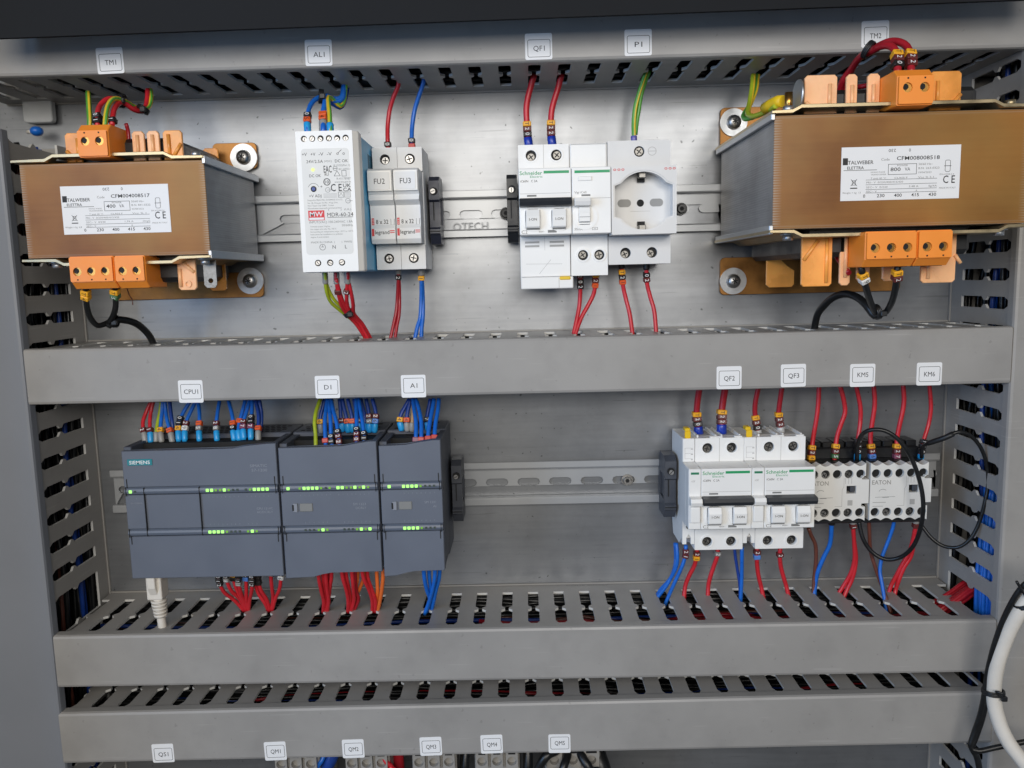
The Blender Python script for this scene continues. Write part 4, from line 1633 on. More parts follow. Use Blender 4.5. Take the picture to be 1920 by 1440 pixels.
# ------------------------------------------------------------------ controllers
def plc(name, label, cat, x0, x1, ramp, bot, leds, seams, texts, clip):
    t = thing(name, label, cat, (x0, 0, Z2))
    zt, zb = -70.0, -164.6
    b = B()
    b.box(x0 + .45, x1 - .45, -44, -8, zb - 1.5, zt + .6, .6)
    obj('body', b, plcd_m, t)
    b = B()
    b.box(x0 + 5.5, x1 - 4.5, -76, -43.98, zb + 16, zt - 16, .3)
    b.box(x0 + .3, x0 + 5.6, -78, -43.98, zb + 2, zt - 1.2, .3)
    b.box(x1 - 4.6, x1 - .3, -78, -43.98, zb + 2, zt - .2, .3)
    obj('frame', b, plcd_m, t)
    for q in ((-75.9, -44.2, zt - 16.5, zt - 10), (-60, -44.2, zt - 10, zt - 2.6), (-75.9, -44.2, zb + 9, zb + 16.5)):
        b = B()
        b.box(x0 + 5.7, x1 - 4.7, *q)
        obj('terminal_strip', b, void_m, t)
    b = B()
    n = int((x1 - x0 - 10) / 4.4)
    for i in range(n):
        for yy in (-40, -33, -26, -19):
            xx = x0 + 5 + i * 4.4 + (2.2 if yy in (-33, -19) else 0)
            b.box(xx, xx + 3.0, yy, yy + 4.0, zt + .55, zt + .72)
    obj('vent', b, void_m, t)
    lo = zt - 3.4
    b = B()
    b.prism([(x0 + .5, -99.4), (x1 - .5, -99.4), (x1 - .5, zt), (x1 - 6, zt - .1), (ramp + 4, zt - 1.4), (ramp - 5, lo), (x0 + .5, lo)], -82.2, -75.8, 'y', bev=.45)
    obj('upper_flap', b, plc_m, t)
    b = B()
    b.box(x0 + .5, x1 - .5, -81.9, -75.8, -129.8, -105.2, .3)
    obj('front_panel', b, plc_m, t)
    zl = zb - 1.8
    b = B()
    if bot is None:
        b.prism([(x0 + .5, -135.4), (x1 - .5, -135.4), (x1 - .5, zl), (x0 + .5, zl)], -82.2, -75.8, 'y', bev=.45)
    else:
        b.prism([(x0 + .5, -135.4), (x1 - .5, -135.4), (x1 - .5, zb), (bot + 7, zb), (bot + 1, zb - 1), (bot - 6, zb - 3.2), (x0 + .5, zb - 3.8)], -82.2, -75.8, 'y', bev=.45)
    obj('lower_flap', b, plc_m, t)
    bars = []
    for za, zb_ in ((-105.0, -99.6), (-135.2, -130.0)):
        b = B()
        zc = (za + zb_) / 2
        h = (zb_ - za) / 2
        pr = [(-76, za), (-81.4, za), (-82.9, zc - h * .6), (-83.3, zc), (-82.9, zc + h * .6), (-81.4, zb_), (-76, zb_)]
        b.prism(pr, x0 + 1.0, x1 - 1.0, 'x')
        bars.append(obj('hinge_bar', b, plcbar_m, t))
    cuts = []
    for xx in (x0 + 2.4, x1 - 3.0):
        o_ = -.7 if xx < x0 + 10 else .7
        cuts += [(xx, .55, -82.5, -82.1, -99.6, -93.4), (xx, .55, -82.5, -82.1, -141.0, -135.2), (xx + o_, .45, -83.42, -83.0, -105.6, -99.0), (xx + o_, .45, -83.42, -83.0, -135.8, -129.6)]
    cuts += [(sx, .5, -83.4, -81.8, -135.0, -99.8) for sx in seams]
    for q in cuts:
        b = B()
        b.box(q[0], q[0] + q[1], *q[2:])
        obj('seam', b, void_m, t)
    for row, (xs, states) in enumerate(leds):
        zc = (-102.3, -132.6)[row]
        for x, s in zip(xs, states):
            b = B()
            r = {'1': 1.08, 'd': .7, 'o': .7}[s]
            b.box(x - r, x + r, -83.75, -83.1, zc - r, zc + r, .3 if s == '1' else 0)
            obj('indicator_lamp', b, {'1': led_on, 'd': led_dim, 'o': led_off}[s], bars[row])
    k = B()
    for s, x, z, h, w in texts:
        k.text(s, x, z, -82.28 if z > -99 or z < -135 else -81.98, h, w=w)
    for xs, _ in leds[:1]:
        for i, x in enumerate(xs[1:]):
            k.text(str(i % 8), x, -107.6, -81.98, 1.0)
    for xs, _ in leds[1:]:
        for i, x in enumerate(xs):
            k.text(str(i % 8), x, -127.6, -81.98, 1.0)
    flat('printed_text', k, plc_ink, t)
    if clip:
        b = B()
        b.box(clip, clip + 3.0, -83.0, -81.8, -119.6, -113.4, .2)
        cl = obj('clip', b, plc_ink, t)
        b = B()
        b.box(clip - .6, clip + .6, -83.1, -81.9, -118.6, -114.4)
        obj('clip_slot', b, void_m, cl)
        b = B()
        b.box(clip + 4.4, clip + 13.6, -82.3, -81.8, -119.4, -113.6, .5, 2)
        obj('pale_pad', b, grey_ink, t)
    return t


L1 = [-220.4, -217.2, -165.8, -162.8, -159.8, -156.7, -153.8, -150.7, -147.7, -144.6, -138.6, -135.6, -132.6, -129.6, -126.6, -123.5]
L2 = [-166.2, -163.2, -160.2, -157.2, -154, -151, -148.1, -145, -139, -136, -132.9]
p = plc('controller', 'widest slate controller with teal brand plate, under the CPU1 sticker', 'controller', -225.6, -115.5, -141, None,
        [(L1, '1o11dd1doood1111'), (L2, '1111doood1d')], [-211.2, -172.0],
        [('SIMATIC', -129.0, -85.6, 2.0, 12), ('S7-1200', -128.5, -88.8, 2.0, 11), ('CPU 1214C', -126.6, -116.6, 1.6, 11.4), ('AC/DC/RLY', -126.6, -119.2, 1.6, 11.4), ('RUN / STOP', -219, -111, 1.0, 5), ('ERROR', -215, -111, 1.0, 3.5)], None)
b = B()
b.box(-221.2, -203.6, -82.75, -82.1, -83.6, -79.2, .15)
pl = obj('brand_plate', b, teal_m, p)
k = B()
k.text('SIEMENS', -212.4, -81.4, -82.82, 2.5, w=14.6, bold=True)
flat('brand_lettering', k, paper_m, pl)
L1 = [-108.8, -100.6, -97.5, -94.6, -91.6, -88.5, -85.5, -82.2, -79.5, -73.6, -70.6, -67.5, -64.4, -61.7, -58.4, -55.6, -52.4]
L2 = [-98.2, -95.2, -92.2, -88.8, -85.8, -82.7, -70.6, -67.6, -64.6, -61.6, -58.6, -55.5, -52.5]
plc('input_output_module', 'slate module under the D1 sticker, middle of the three, marked SM 1223', 'controller module', -115.0, -45.0, -64, -89,
    [(L1, '1d1111dod11dd1d1d'), (L2, 'oood1doood1d1')], [],
    [('SM 1223', -59.4, -114.8, 1.7, 9), ('DC/RLY', -58.4, -117.6, 1.7, 7.4)], -106.2)
L1 = [-37.6, -27.5, -24.6, -21.6, -18.6, -15.6, -12.4, -9.2, -6.2]
L2 = [-27.9, -24.9, -21.9, -18.8, -15.9, -12.8, -9.8, -6.8]
plc('analog_module', 'narrowest slate module under the A1 sticker, beside the bare rail', 'controller module', -44.5, -.2, -20, -29,
    [(L1, '11111dooo'), (L2, '1111dooo')], [],
    [('SM 1231', -9.4, -114.4, 1.7, 8), ('AI', -6.4, -117.4, 1.7, 2.2)], -36.0)


# ------------------------------------------------------------------ printed stickers on the duct covers
def sticker(code, p, dy, w=17.6, h=16.4, ang=0.0, up=1.2, corner=''):
    # p: centre of the sticker on the cover (x, y, z); the printed frame sits a little low or high on the paper
    t = thing('duct_sticker', 'white sticker printed %s on the %s duct cover' % (code, dy), 'label', (p[0], DF, p[2]), 'device code stickers')
    yy = DF - .03
    b = B()
    o = [(p[0] + a - p[0], c) for a, c in rrect(p[0] - w / 2, p[0] + w / 2, p[2] - h / 2, p[2] + h / 2, 1.1, 3)]
    b.prism(o, yy - .22, yy, 'y')
    pp = obj('paper', b, paper_m, t)
    k = B()
    zc = p[2] - up
    k.outline(p[0] - w * .41, p[0] + w * .43, zc - h * .33, zc + h * .34, .3, yy - .26, 1.2)
    flat('printed_frame', k, ink_m, t)
    k = B()
    k.text(code, p[0] + .2, zc + .1, yy - .26, 3.2, w=2.45 * len(code))
    flat('printed_text', k, ink_m, t)
    t.rotation_euler[1] = ang
    return t


for code, p, a in (('TM1', (-207.4, -85.7, 187.8), -.02), ('AL1', (-70.4, -85.7, 189), .008), ('QF1', (72.9, -85.7, 188.9), -.005), ('P1', (137.3, -85.7, 189.6), -.005), ('TM2', (289.7, -85.7, 190.6), -.012)):
    sticker(code, p, 'top', ang=a)
for code, p, a, up in (('CPU1', (-171.1, -85.7, -31.6), .01, .2), ('D1', (-76.5, -85.7, -30.6), .0, .2), ('A1', (-17.3, -85.7, -31.4), .0, -.4), ('QF2', (198.3, -85.7, -30.4), .0, .5), ('QF3', (241.9, -85.7, -29.9), -.01, .2), ('KM5', (288.7, -85.7, -30.8), 0, -.3), ('KM6', (333.7, -85.7, -30.9), 0, .2)):
    sticker(code, p, 'middle', ang=a, up=up, w=17.0, h=15.6)
for code, p, a, up in (('QS1', (-212, -85.7, -298.4), -.02, .9), ('QM1', (-129.3, -85.7, -298.1), -.03, .3), ('QM2', (-72.1, -85.7, -297.2), -.02, .4), ('QM3', (-15.3, -85.7, -296.3), -.02, .4), ('QM4', (29.1, -85.7, -295.3), -.02, .4), ('QMS', (78.4, -85.7, -295.7), 0, -.4)):
    sticker(code, p, 'lowest', ang=a, up=up, w=16.0, h=14.4)

# moulded print along the edge of the lower duct's upper wall
b = B()
for s, x, w_ in (('CODE B02567', 106, 34),):
    vs, fs = glyphs(s, False)
    x0_, x1_ = min(v[0] for v in vs), max(v[0] for v in vs)
    kx = w_ / (x1_ - x0_)
    b.faces([(x - w_ / 2 + (v[0] - x0_) * kx, -6.0 + v[1] * 2.6 * -1 * -1, -208.06) for v in vs], fs)
pd = [o for o in C.objects if o.name.startswith('wire_duct')][2]
obj('embossed_lettering', b, grey_ink, pd, keepn=True)

# ------------------------------------------------------------------ wires, upper row
wire('red wire with black 0 and 1 markers in the smaller transformer top block', 'red', [(-210.2, -104, 142.7), (-211.6, -100, 151), (-214.4, -90, 158.8), (-211.3, -84, 164.3), (-205.3, -76, 164.1), (-200.2, -70, 160.4), (-197.6, -62, 162.3), (-197.8, -55, 168.3), (-198.6, -50, 177.3)], 1.7, None, (('k', '1'), ('k', '0')), 'wires of the smaller transformer', m0=2)
wire('red wire with one black 1 marker into the smaller transformer top block', 'red', [(-200.9, -104, 143.1), (-201.6, -100, 150.8), (-203.3, -92, 157.4), (-203.3, -82, 162.2), (-199.5, -74, 158.9), (-197.6, -64, 160.4), (-198.4, -56, 168.8), (-199.2, -52, 176.9)], 1.7, None, (('k', '1'),), 'wires of the smaller transformer', m0=2)
wire('straight green wire rising behind the smaller transformer top block', 'green', [(-238.6, -60, 147), (-237.7, -60, 155.9), (-238.5, -58, 163.4), (-240.2, -54, 176.1)], 1.8, stripe='yellow', group='wires of the smaller transformer')
wire('pale yellow wire arching over the smaller transformer top block', 'yellow', [(-204.5, -106, 142.1), (-204, -104, 150.4), (-204.8, -98, 157.6), (-204.5, -90, 162.9), (-202.7, -80, 163.2), (-200.7, -68, 161.5), (-196.6, -60, 163), (-196.6, -54, 169.9), (-198.2, -50, 177.3)], 1.6, stripe='green', group='wires of the smaller transformer')


def cable_tie(label, p, r, ax, tail=None):
    t = thing('cable_tie', label, 'cable tie', p, 'black cable ties')
    a = Vector(ax).normalized()
    u = a.orthogonal().normalized()
    w_ = a.cross(u)
    pts = [Vector(p) + (u * math.cos(i * math.pi / 10) + w_ * math.sin(i * math.pi / 10)) * r for i in range(21)]
    b = B()
    for h in (-1.0, 0, 1.0):
        b.tube([q + a * h for q in pts], .75, 6)
    obj('strap', b, black_m, t)
    b = B()
    q = Vector(p) + Vector((r * .5, -r - .6, -r * .2))
    b.box(q.x - 1.9, q.x + 1.9, q.y - 1.3, q.y + 1.3, q.z - 1.7, q.z + 1.7, .4)
    obj('lock_head', b, black_m, t)
    if tail:
        b = B()
        b.tube(spline([tuple(q)] + list(tail)), .9, 6)
        obj('tail', b, black_m, t)
    return t


cable_tie('black cable tie around the wires arching over the smaller transformer', (-204.5, -80, 163.6), 4.0, (1, 0, -.2))
cable_tie('black cable tie low on the hanging wire loop of the smaller transformer', (-196.4, -68, 160.3), 3.8, (.6, .3, 1))

wire('blue wire with orange and black markers, first into the white power supply top', 'blue', [(-84.5, -70, 140.5), (-84.6, -70, 144.7), (-84.7, -66, 154.2), (-84.1, -60, 161.4), (-81.6, -54, 166.8), (-77.7, -48, 169.8), (-71.6, -44, 169), (-66.3, -42, 170.4), (-64.7, -40, 178.8)], 1.6, 'cyan', (('o', '5'), ('k', '0')), 'wires into the power supply top', flen=8)
wire('blue wire with orange marker and grey ferrule, second into the white power supply top', 'blue', [(-74.4, -68, 140.6), (-74.1, -68, 145.5), (-75.1, -62, 154.7), (-75, -56, 163), (-75.1, -48, 170.1), (-69.8, -44, 167.2), (-65.5, -42, 169.7), (-64, -40, 178.8)], 1.9, 'grey', (('o', '4'), ('o', '')), 'wires into the power supply top', flen=10)
wire('yellow-green wire with cyan ferrule, third into the white power supply top', 'yellow', [(-68.9, -70, 140.1), (-69, -70, 144.3), (-69.8, -66, 153.8), (-72, -58, 162.2), (-73.5, -50, 168.9), (-70.5, -44, 167.2), (-67.3, -42, 164.2), (-64.9, -40, 168.6), (-63.2, -40, 178.8)], 1.6, 'cyan', (), 'wires into the power supply top', flen=7.5, stripe='green')
wire('dark blue lead curling behind the power supply wires into the top duct', 'dblue', [(-76.5, -44, 168.8), (-71.8, -42, 166.2), (-68.2, -40, 164.3), (-65.8, -38, 167.6), (-63.4, -36, 177.8)], 2.2, group='wires into the power supply top')
cable_tie('black cable tie holding the three wires above the white power supply', (-78.5, -51, 169.2), 4.4, (1, .3, -.1))

gp = 'wires out of the power supply bottom'
wire('yellow-green wire pair in the first grey ferrule under the power supply', 'lime', [(-76.9, -74, 49.2), (-76.8, -74, 43.4), (-77.5, -70, 34.9), (-76.8, -62, 26.9), (-72.2, -54, 20.4), (-66.2, -44, 12.9), (-61.5, -38, 5.4), (-58.7, -34, -2.9)], 1.25, 'grey', (), gp, flen=9.5, strands=[[(-77.1, -73, 43.4), (-76.5, -68, 35.6), (-73.8, -62, 27.6), (-69.4, -54, 21.1), (-64.7, -44, 12.1), (-59.9, -38, 5.3), (-57.1, -34, -2.9)]])
wire('red wire pair in the middle grey ferrule under the white power supply', 'red', [(-69.1, -74, 49), (-69.4, -74, 43.2), (-69.4, -70, 33.6), (-69.4, -62, 24.5), (-67.5, -55, 18.1), (-62.8, -46, 9.8), (-57.1, -38, -2.6)], 1.35, 'grey', (('n', ''),), gp, flen=9.5, m0=14, strands=[[(-69.2, -75, 43.2), (-68.3, -70, 33.6), (-67.5, -62, 25.2), (-65.5, -55, 18.8), (-60.9, -44, 9.7), (-55.1, -36, -2.8)]])
wire('red wire pair with brown 2 marker in the last ferrule under the white power supply', 'red', [(-61, -74, 48.8), (-61.3, -74, 43), (-63.4, -70, 33.5), (-65.2, -62, 25.1), (-64.6, -54, 18), (-60.4, -46, 10.5), (-55.2, -40, -2.5)], 1.35, 'grey', (('n', '2'),), gp, flen=9.5, m0=14, strands=[[(-61.6, -73, 43), (-60.4, -70, 33.4), (-60.8, -63, 25), (-62.3, -54, 17.9), (-58.5, -44, 9.6), (-53.9, -36, -2.8)]])
cable_tie('thin black cable tie around the bundle under the white power supply', (-65.9, -55, 18.4), 3.4, (.8, .3, -1))

gp = 'wires of the fuse holders'
wire('red wire with black 0 marker rising from the FU2 fuse holder', 'red', [(-36.5, -30, 134.7), (-36.6, -30, 142.3), (-36.4, -28, 152.8), (-34.4, -28, 163.9), (-31, -30, 172), (-26.9, -32, 179.6), (-25.9, -34, 186.4)], 1.6, None, (('k', '0'),), gp, m0=2.4)
wire('blue wire with black 0 marker rising from the FU3 fuse holder', 'blue', [(-19, -30, 134.3), (-19.1, -30, 141.8), (-18.5, -28, 152.3), (-16.2, -28, 163.5), (-12.9, -30, 171.5), (-9.2, -32, 179.8), (-7.6, -34, 185.9)], 1.6, None, (('r', ''), ('k', '0')), gp, m0=1.2)
wire('pair of red wires under the FU2 fuse holder', 'dred', [(-32.4, -32, 49.3), (-32.7, -32, 43), (-34.5, -30, 27.3), (-35.6, -31, 17.5), (-37.6, -33, 8.5), (-40.5, -36, -4)], 1.3, 'grey', (('k', '2'),), gp, flen=4, m0=4.5, strands=[[(-32.5, -31, 43), (-33, -29, 27.2), (-33.6, -31, 15.4), (-35.3, -33, 6.8), (-36.9, -36, -4)]])
wire('pair of blue wires with orange marker under the FU3 fuse holder', 'blue', [(-15.5, -32, 48.9), (-15.7, -32, 42.6), (-16.6, -30, 26.9), (-17.8, -31, 13.1), (-19.8, -33, 6.5), (-22.2, -36, -4.4)], 1.5, 'grey', (('y', '1'),), gp, flen=5, m0=5, strands=[[(-15.4, -31, 42.6), (-15.5, -29, 26.8), (-15.8, -31, 13), (-16.6, -33, 6.4), (-17.1, -36, -4.5)]])

gp = 'wires of the QF1 breaker group'
wire('thick red wire with yellow, brown 2 and black 0 markers above the QF1 breaker', 'red', [(66, -30, 133.6), (65.3, -30, 139.6), (64.8, -29, 151), (64.6, -29, 161.1), (66, -30, 169.4), (68.4, -31, 177.2), (70.9, -33, 184.8)], 2.2, 'blue', (('k', '0'), ('n', '2'), ('y', 'T')), gp, flen=7.5)
wire('thick red wire with yellow and two brown 2 markers above the QF1 breaker', 'red', [(83, -30, 133.9), (82.3, -30, 139.9), (82.2, -29, 151.3), (83.1, -29, 160.6), (85.6, -30, 168.9), (88.3, -31, 176.7), (90.3, -33, 184.3)], 2.2, 'blue', (('n', '2'), ('n', '2'), ('y', 'T')), gp, flen=7.5)
wire('pair of yellow-green earth wires above the round socket', 'green', [(142.1, -30, 135.3), (141.8, -30, 141.3), (141.9, -29, 149.7), (142.8, -29, 159), (145, -30, 168), (147.7, -32, 176.3), (150.2, -36, 184.1)], 1.5, 'violet', (), gp, flen=5, strands=[[(143.4, -29, 141.5), (144.4, -28, 149.8), (146, -28, 159.1), (147.4, -29, 168.2), (149.8, -31, 176.5), (152.6, -35, 184.3)]], stripe='yellow')
wire('red wire with black 0 and brown 2 markers under the earth leakage unit, straighter one', 'red', [(101.4, -32, 44.4), (101.7, -32, 39), (101.7, -30, 28), (100.8, -30, 18.1), (98.6, -32, 8.4), (95.4, -35, -4.8)], 1.6, None, (('n', '2'), ('k', '0'), ('k', '2')), gp, m0=2)
wire('red wire with orange and brown 2 markers slanting under the earth leakage unit', 'red', [(112.8, -32, 44.9), (113.1, -32, 39.5), (112, -30, 28.5), (108, -30, 19.9), (102.1, -32, 9.9), (96.1, -36, -4.8)], 1.6, None, (('y', 'T'), ('n', '2'), ('o', '1')), gp, m0=2)
wire('red wire with orange T and black 2 markers under the round socket', 'red', [(132.1, -32, 50.7), (132.4, -32, 44.5), (133.4, -30, 33.1), (135.7, -30, 22.4), (138.1, -32, 11.4), (139.9, -36, -5.8)], 1.6, 'black', (('y', 'T'), ('k', '2'), ('o', '1')), gp, flen=5.5, m0=6)
wire('red wire with black 0 and brown 2 markers under the round socket', 'red', [(150.5, -32, 50.2), (150.5, -32, 44.8), (151.1, -30, 34.6), (153.5, -30, 24.4), (156.3, -32, 12.9), (157.2, -36, -6.2)], 1.6, 'black', (('k', '0'), ('n', '2')), gp, flen=6, m0=8)

gp = 'wires of the larger transformer'
wire('red wire with yellow, brown and black markers into the larger transformer top block, first', 'dred', [(280.7, -140, 152.8), (280.9, -139, 157.2), (281.8, -136, 163.9), (281.8, -132, 169.2), (280, -128, 172.4), (277.6, -122, 173.5), (276.1, -112, 173.1), (274.5, -100, 172.8), (274.9, -86, 169.2), (272.7, -78, 163.8), (273.2, -70, 157.4)], 2.2, None, (('k', '0'), ('n', '2'), ('y', 'T')), gp, m0=4)
wire('red wire with yellow and brown 2 markers into the larger transformer top block, second', 'dred', [(288.4, -140, 153.2), (288.7, -139, 157), (289.5, -136, 163.7), (290.2, -130, 170.7), (287.5, -126, 174.6), (284.1, -120, 176.7), (279.9, -112, 175.9), (277.1, -100, 175.3), (276.9, -86, 171.8), (276.2, -76, 164.8), (276.7, -70, 157.3)], 2.2, None, (('n', '2'), ('n', '2'), ('y', 'T')), gp, m0=4)
cable_tie('black cable tie on the red wires over the larger transformer', (274.7, -112, 174.4), 5.0, (1, -.6, -.8))
wire('yellow-green earth wire dropping from the top duct to the larger transformer lug', 'lime', [(224.5, -40, 178.2), (222.7, -44, 168.3), (218.6, -54, 157.3), (212.9, -70, 146.6), (213.1, -82, 142.2), (215.3, -96, 141.4), (216.2, -110, 141.3), (217.3, -118, 141.5)], 1.7, None, (), gp, stripe='yellow')
wire('second earth wire looping low beside the foot of the larger transformer', 'green', [(228.6, -36, 179), (226.1, -40, 167.3), (219.6, -48, 155), (213.8, -56, 147.8), (212.6, -66, 143.5), (215.1, -80, 142.5), (217.5, -100, 141.9), (217.9, -112, 141.8)], 1.7, None, (), gp, stripe='yellow')
b = B()
b.tube([(214.3, -104, 142.5), (216.5, -110, 143.8), (218.6, -116, 144.4), (220.6, -122, 143.1)], 3.6, 12)
t = tag(obj('ring_lug', b, yellow_m, None, origin=(216.5, -110, 143.8)), 'yellow insulated ring lug bolted on the larger transformer', 'cable lug')
wire('red winding lead behind the top block of the larger transformer', 'dred', [(269.2, -112, 152.5), (273.8, -116, 152.4), (276.7, -122, 153.5)], 1.5, group='winding leads')
wire('red winding lead beside the bottom block of the larger transformer', 'dred', [(257.2, -110, 55.5), (257.8, -116, 48.7), (259.7, -122, 42.5), (260.7, -128, 38.5)], 1.7, group='winding leads')
wire('dark red winding lead beside the top block of the smaller transformer', 'dred', [(-196.9, -92, 126.1), (-197.5, -90, 134.6), (-197.5, -90, 142.5), (-197.6, -92, 146.5)], 1.3, group='winding leads')
wire('black wire with yellow and white markers under the larger transformer', 'black', [(263.6, -138, 42.9), (264.7, -138, 38.4), (269.8, -132, 29.2), (277, -122, 20.2), (284.9, -112, 11.6)], 2.0, None, (('y', 'T'), ('w', '9')), gp, m0=4.5)
wire('black wire with yellow, brown and clear markers under the larger transformer', 'black', [(286, -138, 43), (285.6, -138, 38.5), (287.7, -132, 28.8), (289.4, -124, 20), (290.1, -114, 12.9), (285.6, -112, 11.6)], 2.0, None, (('y', 'T'), ('n', '2')), gp, m0=3)
wire('black cable arching from the larger transformer wires into the middle duct', 'black', [(287.1, -113, 12.9), (284.2, -112, 10.9), (281, -108, 17), (278.7, -98, 22.3), (275.4, -86, 24.5), (271.8, -74, 21.8), (269.9, -62, 15.6), (268.4, -54, 8.6), (268.6, -48, -4.4)], 2.5, group=gp)
cable_tie('black cable tie where the two black wires of the larger transformer meet', (285.5, -112, 13.3), 4.4, (1, 0, .3))

gp = 'wires of the smaller transformer'
wire('black wire with yellow T and 4 markers under the smaller transformer', 'black', [(-227.3, -104, 42.2), (-228.8, -102, 37.3), (-232.1, -96, 28.4), (-233.6, -90, 20.7), (-232.8, -84, 15.3), (-230, -78, 16), (-226.8, -72, 18.9)], 1.9, None, (('y', 'T'), ('y', '4')), gp, m0=3)
wire('black wire with yellow T and green 5 markers under the smaller transformer', 'black', [(-208.2, -104, 42.4), (-209.3, -102, 37.6), (-213.7, -94, 29), (-220.8, -84, 22.3), (-227.7, -78, 16.3)], 1.9, None, (('y', 'T'), ('g', '5')), gp, m0=3)
wire('black cable running from the smaller transformer wires into the middle duct', 'black', [(-228.7, -78, 14.1), (-225.9, -74, 18.2), (-222.1, -68, 17.8), (-218.6, -60, 15.4), (-216.6, -52, 10.7), (-214.5, -46, 4), (-213.1, -42, -5.4)], 2.5, group=gp)
cable_tie('black cable tie where the two black wires of the smaller transformer meet', (-225, -75, 17.5), 3.9, (1, 0, 0))
wire('tiny bare brown thread hanging under the smaller transformer', 'brown', [(-208.1, -88, 40.1), (-208, -86, 35.4), (-207.1, -84, 32.1), (-207.1, -84, 28.5)], .35)

# ------------------------------------------------------------------ wires, controller tops
gp = 'wires into the widest controller top'


TOPS = (
    ('red wire with brown 2 marker, first into the controller top', 'red', 'grey', [(-220.8, -54, -73.4), (-222.3, -52, -66.2), (-224.4, -48, -58.9), (-223.2, -44, -52), (-219.4, -42, -43.1)], (('n', '2'),)),
    ('red wire with brown 1 marker and cyan ferrule, second into the controller top', 'red', 'cyan', [(-216.9, -54, -73.5), (-217.6, -52, -66.3), (-219.2, -48, -59), (-219.7, -44, -52.1), (-217.8, -42, -43.2)], (('n', '1'),)),
    ('lime wire with grey ferrule, third into the controller top', 'lime', 'grey', [(-214.2, -52, -74), (-214.2, -50, -66.8), (-214.2, -46, -59.5), (-213.8, -42, -52.5), (-212.7, -40, -43.6)], ()),
    ('blue wire with yellow 4 marker and grey ferrule, fourth into the controller top', 'blue', 'grey', [(-209, -54, -73.7), (-210.1, -52, -66.5), (-210.8, -48, -58.4), (-211.3, -44, -52.3), (-211, -42, -43.3)], (('y', '4'),)),
    ('blue wire pair with orange 1 marker and grey ferrule, fifth into the controller top', 'blue', 'grey', [(-200.7, -54, -73.9), (-202.6, -52, -66.6), (-206, -48, -58.5), (-208.5, -44, -52.3), (-209.4, -42, -43.4)], (('o', '1'),)),
    ('blue wire just behind the orange marked pair into the controller top', 'dblue', None, [(-202.8, -48, -67.4), (-203.4, -46, -59.7), (-205.3, -43, -52.6), (-206.7, -40, -43.7)], ()),
    ('blue wire with yellow 4, black 1 and 0 markers into the controller top', 'blue', 'cyan', [(-196.3, -54, -72.8), (-197, -52, -66.8), (-196.9, -48, -58.7), (-195.3, -44, -52.6), (-190.7, -40, -44.1)], (('y', '4'), ('k', '1'), ('k', '0'))),
    ('blue wire with white 9 and brown 2 markers into the controller top', 'blue', 'cyan', [(-191.9, -54, -72.9), (-192.3, -52, -66.9), (-191.7, -48, -58.8), (-190.1, -44, -52.7), (-186.7, -40, -44.2)], (('w', '9'), ('n', '2'))),
    ('blue wire with grey 5 and orange 1 markers into the controller top', 'blue', 'cyan', [(-180.9, -54, -73.1), (-181.6, -52, -67.1), (-182.2, -48, -59), (-183.4, -44, -52.9), (-185.5, -40, -44.2)], (('e', '5'), ('o', '1'))),
    ('blue wire with grey 8 and brown 2 markers, standing alone at the controller top', 'blue', 'cyan', [(-167.9, -54, -73.4), (-168.6, -52, -67.4), (-169.5, -48, -59.3), (-169.8, -44, -53.2), (-169.1, -40, -44.6)], (('e', '8'), ('n', '2'))),
    ('blue wire with black 0 and orange 1 markers into the controller top', 'blue', 'cyan', [(-155.3, -54, -73.3), (-156.3, -52, -66.8), (-157.3, -48, -59.6), (-159.4, -44, -53.4), (-162.7, -40, -44.7)], (('k', '0'), ('o', '1'))),
    ('blue wire with one high orange marker into the controller top', 'blue', 'cyan', [(-151.7, -54, -73.3), (-152.4, -52, -66.9), (-152.6, -48, -60.5), (-151.5, -44, -53.6), (-149.9, -40, -45)], (('', ''), ('o', '1'))),
    ('blue wire with violet 7 and brown 2 markers into the controller top', 'blue', 'cyan', [(-148.1, -54, -72.6), (-148.8, -52, -66.2), (-149.3, -48, -59.7), (-148.3, -44, -53.6), (-146.7, -40, -45.1)], (('v', '7'), ('n', '2'))),
    ('blue wire with violet 7, black 1 and 0 markers into the controller top', 'blue', 'cyan', [(-143, -54, -72.7), (-143.3, -52, -66.3), (-143.8, -48, -59.9), (-144.3, -44, -53.7), (-144.7, -40, -45.1)], (('v', '7'), ('k', '1'), ('k', '0'))),
    ('blue wire with orange 1 marker and grey ferrule, last into the controller top', 'dblue', 'grey', [(-137.6, -54, -74), (-137.9, -52, -68), (-138.3, -48, -60.8), (-139.5, -44, -53.8), (-142.3, -40, -45.2)], (('o', '1'),)),
    ('dark blue wire curving behind the last controller top wire', 'dblue', None, [(-138.4, -47, -69), (-137.3, -45, -61.4), (-137.8, -42, -54.2), (-139.5, -40, -45.2)], ()),
)
for lb, col, fe, pts, mk in TOPS:
    mk = [m for m in mk if m[0]]
    m0 = 13.5 if 'high orange' in lb else (8.2 if fe else 3)
    wire(lb, col, pts, 1.4, fe, mk, gp, flen=8.0, m0=m0)
gp = 'wires into the middle module top'
